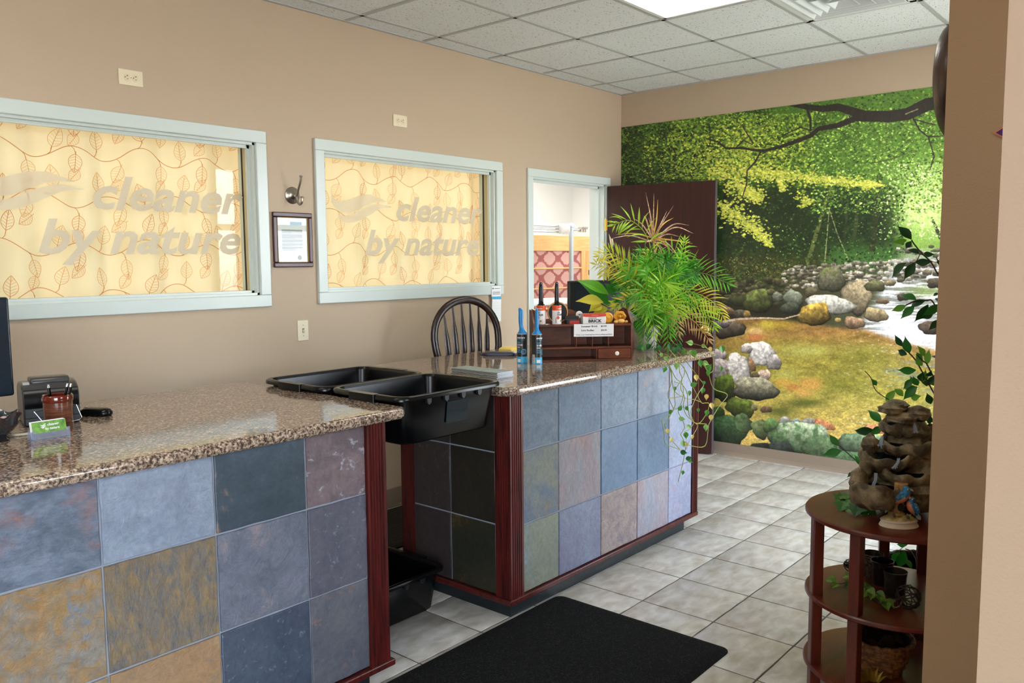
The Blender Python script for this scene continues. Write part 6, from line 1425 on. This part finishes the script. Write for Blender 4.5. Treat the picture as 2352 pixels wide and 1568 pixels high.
for k,(x,y,ex,ey,z0,z1,L,mt) in enumerate([(1945,1140,1903,1166,.685,.665,.075,0),(1940,1150,1928,1172,.685,.664,.065,0),(1945,1146,1930,1118,.69,.70,.060,0),(1948,1140,1962,1118,.69,.70,.060,1),(1975,1155,1938,1170,.69,.665,.075,0),(1972,1150,1998,1130,.70,.70,.065,0),(1978,1160,2000,1180,.69,.665,.08,0),(1970,1160,1962,1190,.685,.664,.07,1),(1982,1160,2002,1190,.68,.663,.06,1)]):
    a = at(x,y,2,z0); e = at(ex,ey,2,z1); b = MB(); b.tube([S0,(S0+a)/2+Vector((0,0,.01)),a],.0014,5); ivyleaf(b, a, e-a, (CAM-a).normalized()+Vector((0,0,1.0)), L); b.build('ivy_leaf', [IV,IVD][mt], iv)
# middle shelf: glasses, garland, wicker ball
SM = glass_mat('smoked_glass', (120,112,104), .03, .12, 1.5)
for k,(px,py,lab,tint) in enumerate(((2004,1322,'speckled mercury glass votive cup at the back left of the middle shelf',0),(2025,1340,'dark purple glass votive cup in the middle of the middle shelf',1),(2055,1366,'clear smoked glass votive cup at the front right of the middle shelf',2))):
    c = at(px,py,2,.365); t = thing('votive_cup', lab, 'glass', c, group='votive cups on the middle shelf')
    mt = [M('mercury_glass',(120,112,100),.25,.5,col2=(60,54,48),nscale=120),M('dark_plum_glass',(34,20,24),.12),SM][tint]
    MB().lathe([(0,0),(.031,0),(.034,.004),(.0375,.070),(.040,.088),(.0378,.088),(.0355,.070),(.031,.008),(0,.006)], seg=32).build('cup_wall', mt, t, smooth=True, ang=50)
    MB().lathe([(0,.007),(.029,.007),(.030,.03),(0,.031)], seg=24).build('candle', M('ivory_wax' if tint else 'grey_wax',(150,130,110),.6), t, smooth=True, ang=40)
ga = thing('leaf_garland', 'green leaf garland lying along the middle shelf', 'garland', at(1960,1360,2,.365)); LOCAL.discard(ga.name)
GL_ = M('garland_green', (124,164,56), .45, trans=.2, col2=(80,120,44), nscale=40)
G0 = [(1905,1334),(1930,1340),(1960,1335),(1985,1352),(2000,1368),(2022,1385),(2036,1392)]
b = MB(); b.tube(bez([at(x,y,2,.372) for x,y in G0],5), .0018, 6); b.build('garland_stem', M('brown_stem',(96,70,44),.6), ga)
for k,(x,y,ex,ey,L) in enumerate([(1920,1335,1898,1332,.05),(1925,1340,1912,1350,.035),(1955,1330,1932,1318,.05),(1950,1325,1962,1308,.05),(1955,1340,1938,1352,.035),(1965,1345,1942,1366,.055),(1968,1335,1990,1322,.05),(1985,1350,2008,1345,.055),(1990,1355,2012,1375,.055),(2005,1365,1994,1392,.045),(2020,1370,2024,1392,.045),(2012,1360,2030,1372,.04),(2035,1385,2040,1400,.04),(2030,1378,2052,1396,.05),(1986,1362,1978,1378,.04),(1975,1340,1980,1352,.05)]):
    a = at(x,y,2,.385); e = at(ex,ey,2,.375); b = MB(); dd = (e-a).normalized()*L; b.leaf(a,a+dd,L*.75,(CAM-a).normalized()+Vector((math.sin(k*2)*.6,0,1)),bend=.08,fold=.2,shape=(.3,.85,1.,.9,.6,.2,0)); b.build('garland_leaf', GL_, ga, smooth=True)
TW = M('dark_twig', (44,32,26), .6)
def twigball(name, label, c, r_, turns, seed):
    o = thing(name, label, 'ornament', c, group='dark twig balls on the middle shelf'); rd = random.Random(seed)
    for k in range(turns):
        ax = Vector((rd.gauss(0,1),rd.gauss(0,1),rd.gauss(0,1))).normalized(); u = ax.orthogonal().normalized(); v = ax.cross(u); b = MB()
        b.tube([(u*math.cos(2*PI*q/24)+v*math.sin(2*PI*q/24))*r_*(.93+.05*math.sin(3*q+k))+Vector((0,0,r_)) for q in range(25)], .0018, 5, cap=False); b.build('twig_hoop', TW, o, smooth=True)
twigball('twig_ball', 'dark twig ball at the front of the middle shelf by the smoked glass', at(2085,1398,2,.365), .042, 12, 2)
twigball('twig_ball', 'small dark twig ball at the back left of the middle shelf', at(1952,1312,2,.365), .024, 10, 5)
MB()
cn = thing('curled_vine', 'pale curled vine piece on the middle shelf beside the twig ball', 'ornament', at(2058,1392,2,.365))
b = MB(); b.tube([( .018*math.cos(q*.5)*(1+q*.03), .012*math.sin(q*.5)*(1+q*.03), .010+.006*math.sin(q*.7)) for q in range(18)], .0022, 6); b.build('vine_curl', M('pale_vine',(176,160,130),.5), cn, smooth=True)
# bottom shelf: wicker bowl with pine cones, gilded leaf
WICK = M('woven_wicker', (150,100,50), .55, col2=(96,60,32), nscale=60, coord='object', lo=.4, hi=.6); WDK = M('dark_wicker', (44,34,26), .6, col2=(66,52,40), nscale=50, coord='object')
def woven(name, label, c, prof, n, mat, cat='basket'):
    """basket of interlaced strands: rows of wavy hoops over uprights"""
    t = thing(name, label, cat, c); z0, z1 = prof[0][1], prof[-1][1]
    R_ = lambda z: float(np.interp(z,[p_[1] for p_ in prof],[p_[0] for p_ in prof]))
    MB().lathe([(0,z0+.004)]+[(r_-.004,z) for r_,z in prof]+[(r_-.007,z) for r_,z in reversed(prof)]+[(0,z0+.007)], seg=32).build('lining', WDK, t, smooth=True, ang=60)
    rows = int((z1-z0)/.011); 
    for k in range(rows):
        z = z0+.006+(z1-z0-.006)*k/rows; b = MB(); m = n*4
        b.tube([((R_(z)+.0025*math.cos(PI*q*n/(m/2)/1.+k*PI)*1.)*math.cos(2*PI*q/m),(R_(z)+.0025*math.cos(PI*q*n/(m/2)+k*PI))*math.sin(2*PI*q/m),z) for q in range(m+1)], .0056, 6, flat=.45, cap=False, up=(1,0,0)); b.build('wicker_strand', mat, t, smooth=True)
    b = MB(); r_ = R_(z1); b.tube([((r_)*math.cos(2*PI*q/40),r_*math.sin(2*PI*q/40),z1+.003*math.sin(q*2.5)) for q in range(41)], .0075, 8, cap=False); b.build('rim_braid', mat, t, smooth=True)
    return t
PBC = Vector((-3.085,-3.09,.108))
pb = woven('wicker_bowl', 'brown woven wicker bowl of pine cones on the bottom shelf', PBC, [(.062,0),(.078,.03),(.092,.07),(.101,.11),(.104,.122)], 14, WICK)
CONE = M('pine_cone_brown', (70,50,36), .6, col2=(44,30,22), nscale=40, coord='object')
def pinecone(label, c, s, rot):
    t = thing('pine_cone', label, 'pine cone', c, group='pine cones in the wicker bowl'); t.rotation_euler = rot
    b = MB(); b.tube([(0,0,-.03*s),(0,0,0),(0,0,.03*s)],[.006*s,.010*s,.003*s],8); b.build('core', CONE, t)
    b = MB(); k = 0
    for i in range(9):
        z = (-.030+.0068*i)*s; r_ = (.021*math.sin(PI*(i+1.4)/10.5))*s; m = 8
        for q in range(m):
            a = 2*PI*(q+.5*(i%2))/m; b.leaf((.004*math.cos(a)*s,.004*math.sin(a)*s,z),(r_*math.cos(a),r_*math.sin(a),z+.007*s),.013*s,(0,0,1),fold=.1,shape=(.4,.7,1.,.9,.5))
    sc_ = b.build('scales', CONE, t); sc_['kind'] = 'stuff'
spots = [(-.060,.055,.150,1.15,(.6,.3,0),'pine cone sticking out of the wicker bowl at its left'),(-.03,-.03,.125,1.1,(1.2,.2,.6),'pine cone at the front of the wicker bowl'),(.03,.02,.125,1.1,(.9,-.5,1.4),'pine cone in the middle of the wicker bowl'),(.02,-.05,.120,1.0,(1.4,.4,2.4),'pine cone at the right of the wicker bowl'),(.0,.06,.122,1.0,(.4,-.9,.3),'pine cone at the back of the wicker bowl'),(-.07,.01,.122,.9,(1.3,0,3.),'pine cone at the left front of the wicker bowl')]
for x,y,z,s,rt,lab in spots: pinecone(lab, PBC+Vector((x,y,z)), s, rt)
gl = thing('gilded_leaf', 'gilded leaf ornament leaning at the front of the bottom shelf', 'leaf', (-3.185,-3.085,.108)); gl.rotation_euler = (0,0,math.atan2(_r.y,_r.x))
b = MB()
for k in range(7): a = math.radians(20+140*k/6); b.leaf((0,0,.0),(.062*math.cos(a),-.012*math.sin(a),.056*math.sin(a)),.026,(0,-1,.35),bend=.06,fold=.2,shape=(.2,.8,1.,.7,.3,0))
b.build('leaf_lobes', M('gilded_leaf_gold',(176,146,44),.4,.3,col2=(140,112,36),nscale=40), gl, smooth=True)
# ------------------------------------------------------------------ ficus in a wicker basket behind the table
FB = Vector((-2.45,-3.06,0))
woven('wicker_basket', 'tall dark wicker basket holding the ficus behind the tiered table', FB, [(.12,0),(.135,.08),(.15,.18),(.155,.27),(.152,.30)], 18, WDK)
fi = thing('ficus_tree', 'artificial ficus with dark green leaves behind the tiered table and wall', 'plant', FB+Vector((0,0,.03))); LOCAL.discard(fi.name)
FIC = [M('ficus_green', (40,112,34), .32, trans=.2), M('ficus_dark', (22,72,30), .32, trans=.15), M('ficus_light', (104,160,50), .35, trans=.25)]
XB = -2.5
def q7(x, y): return at(1840+x*.21684, 560+y*.21684, 0, XB)
def q6(x, y): return at(1840+x*.45150, 860+y*.45179, 0, XB)
def q4(x, y): return at(1780+x*.26792, 200+y*.26786, 0, XB)
MB().lathe([(0,0),(.145,0)], FB+Vector((0,0,.285)), 24).build('moss', M('dark_moss',(40,44,26),.95,bump=1.,bscale=60), fi)
BARKF = M('ficus_bark', (64,50,38), .7)
TRK = [FB+Vector((0,0,.04)), FB+Vector((.01,-.01,.3)), q6(612,1020), q6(600,880), at(2150,1000,0,XB), at(2172,860,0,XB), at(2180,700,0,XB), at(2186,560,0,XB)]
b = MB(); P = bez(TRK,6); b.tube(P, [.013*(1-.6*i/(len(P)-1)) for i in range(len(P))], 8); b.build('trunk', BARKF, fi, smooth=True)
def twig(pts, r_=.0028):
    b = MB(); b.tube(bez(pts,6), r_, 6); b.build('twig', BARKF, fi, smooth=True)
twig([at(2182,660,0,XB),q7(1455,330),q7(1380,200),q7(1270,90),q7(1200,5),q4(1170,1310)])
twig([q7(1455,330),q7(1470,240),q7(1430,140)],.002); twig([q7(1270,90),q7(1215,190),q7(1150,200)],.0018)
twig([at(2178,760,0,XB),q7(1400,620),q7(1330,600),q7(1220,600),q7(1110,650)]); twig([at(2176,780,0,XB),q7(1440,660),q7(1400,740)],.002)
twig([at(2172,900,0,XB),q7(1400,1400),q7(1330,1270),q7(1290,1240),q7(1220,1170)]); twig([at(2160,930,0,XB),q7(1280,1350),q7(1220,1240),q7(1145,1155),q7(1080,1085)])
twig([at(2150,1000,0,XB),at(2060,930,0,XB),q7(800,1560),q7(740,1420),q7(675,1345)],.0018)
twig([at(2150,1010,0,XB),q6(430,270),q6(415,250),q6(330,320)],.002); twig([at(2130,1100,0,XB),q6(340,500),q6(320,465),q6(260,420),q6(195,360)],.002)
twig([q6(612,1020),q6(590,960),q6(560,900),q6(530,885)],.002); twig([q6(615,1060),q6(590,1010),q6(560,995),q6(545,1010)],.002)
LF = [(q4,1170,1305,1045,1185,1),(q4,1130,1310,1015,1330,2),(q4,1170,1320,1110,1385,1),(q7,1255,100,1110,60,1),(q7,1300,100,1440,110,1),(q7,1210,195,1410,180,1),(q7,1115,200,942,372,1),(q7,1205,200,1093,388,1),(q7,1450,170,1480,240,1),
 (q7,1222,595,1032,540,0),(q7,1112,648,952,712,2),(q7,1200,660,1064,796,0),(q7,1165,665,1336,588,1),(q7,1345,640,1188,830,1),(q7,1465,640,1288,762,0),(q7,1400,550,1468,520,1),(q7,1405,730,1265,795,1),(q7,1460,800,1358,917,1),(q7,1470,700,1420,690,1),(q7,1480,580,1400,590,1),
 (q7,1080,1085,994,955,1),(q7,1148,1158,1112,965,0),(q7,1125,1170,1008,1124,1),(q7,1220,1335,1010,1335,0),(q7,1310,1190,1244,1068,2),(q7,1340,1275,1356,1108,2),(q7,1290,1240,1208,1145,0),(q7,1182,1430,1092,1540,0),(q7,1290,1470,1322,1318,2),(q7,1340,1500,1412,1380,1),(q7,1240,1500,1188,1395,0),(q7,1285,1290,1222,1190,2),(q7,1420,1180,1370,1200,0),(q7,1420,1500,1360,1470,0),(q7,1260,1450,1310,1340,1),(q7,1200,1480,1150,1400,0),(q7,1100,1540,1240,1520,0),(q7,1330,1400,1400,1330,1),
 (q7,800,1500,748,1425,0),(q6,410,245,330,182,0),(q6,372,282,272,280,1),(q6,415,262,350,306,0),(q6,330,310,262,285,1),(q6,190,362,140,300,0),(q6,206,386,114,405,0),(q6,322,466,264,410,0),(q6,340,455,326,412,0),(q6,330,488,262,496,1),(q6,520,110,470,70,2),(q6,430,135,480,75,2),(q6,560,120,620,105,2),(q6,590,60,520,130,0),(q6,640,60,600,0,1),(q6,660,150,640,90,1),(q6,270,500,240,520,1),
 (q6,503,902,452,958,0),(q6,526,893,486,992,0),(q6,532,938,574,988,0),(q6,545,1008,488,1050,0),(q6,542,864,478,868,0),(q6,655,430,650,480,1),(q6,650,250,660,200,1)]
for k,(fn,x0,y0,x1,y1,mt) in enumerate(LF):
    a = fn(x0,y0)+Vector((0,0,0)); e = fn(x1,y1)+Vector((-.02*math.sin(k*1.9),0,0)); L_ = (e-a).length
    b = MB(); b.leaf(a, e, L_*(.46 if L_ > .05 else .6), (CAM-a).normalized()+Vector((0,.5*math.sin(k*1.3),.6*math.cos(k*2.1))), bend=.05, fold=.18, shape=(.06,.55,.9,1.,.85,.5,.16,0)); b.build('ficus_leaf', FIC[mt], fi, smooth=True)
# ------------------------------------------------------------------ round wooden wall clock frame on the front wall, seen edge-on
t = thing('wall_clock', 'round dark wooden clock rim seen edge-on at the upper right wall corner', 'clock', (-3.69,-3.42,1.985))
CKW = M('dark_oak_rim', (84,52,34), .3, col2=(50,30,20), nscale=30, nstretch=(2,2,.3), coord='object', bump=.08, bscale=80)
RMc = Matrix.Rotation(-PI/2,4,'X')
b = MB(); b.lathe([(.115,.0),(.172,.0),(.176,.008),(.174,.020),(.168,.030),(.160,.040),(.148,.054),(.138,.060),(.128,.058),(.120,.046),(.118,.03),(.115,.02)], seg=56, mat=RMc @ Matrix.Diagonal((.9,.9,.86,1))); b.build('rim', CKW, t, smooth=True, ang=60)
b = MB(); b.lathe([(0,.0),(.118,.0),(.118,.018),(0,.018)], seg=40, mat=RMc); b.build('dial', M('cream_dial',(228,220,200),.5), t)
t = thing('wall_sticker', 'small purple diamond sticker with orange edge on the brown wall end', 'sticker', (-3.9005,at(2309,303,0,-3.9).y,at(2309,303,0,-3.9).z))
y_ = .0
b = MB(); b.prism([(-.024,0),(0,.015),(.024,0),(0,-.015)], -.0012, 0, 'x'); b.build('sticker_edge', M('orange_edge',(206,130,90),.5), t)
b = MB(); b.prism([(-.02,0),(0,.0118),(.018,0),(0,-.0118)], -.0018, -.0012, 'x'); b.build('sticker_face', M('purple_print',(74,22,92),.5), t)
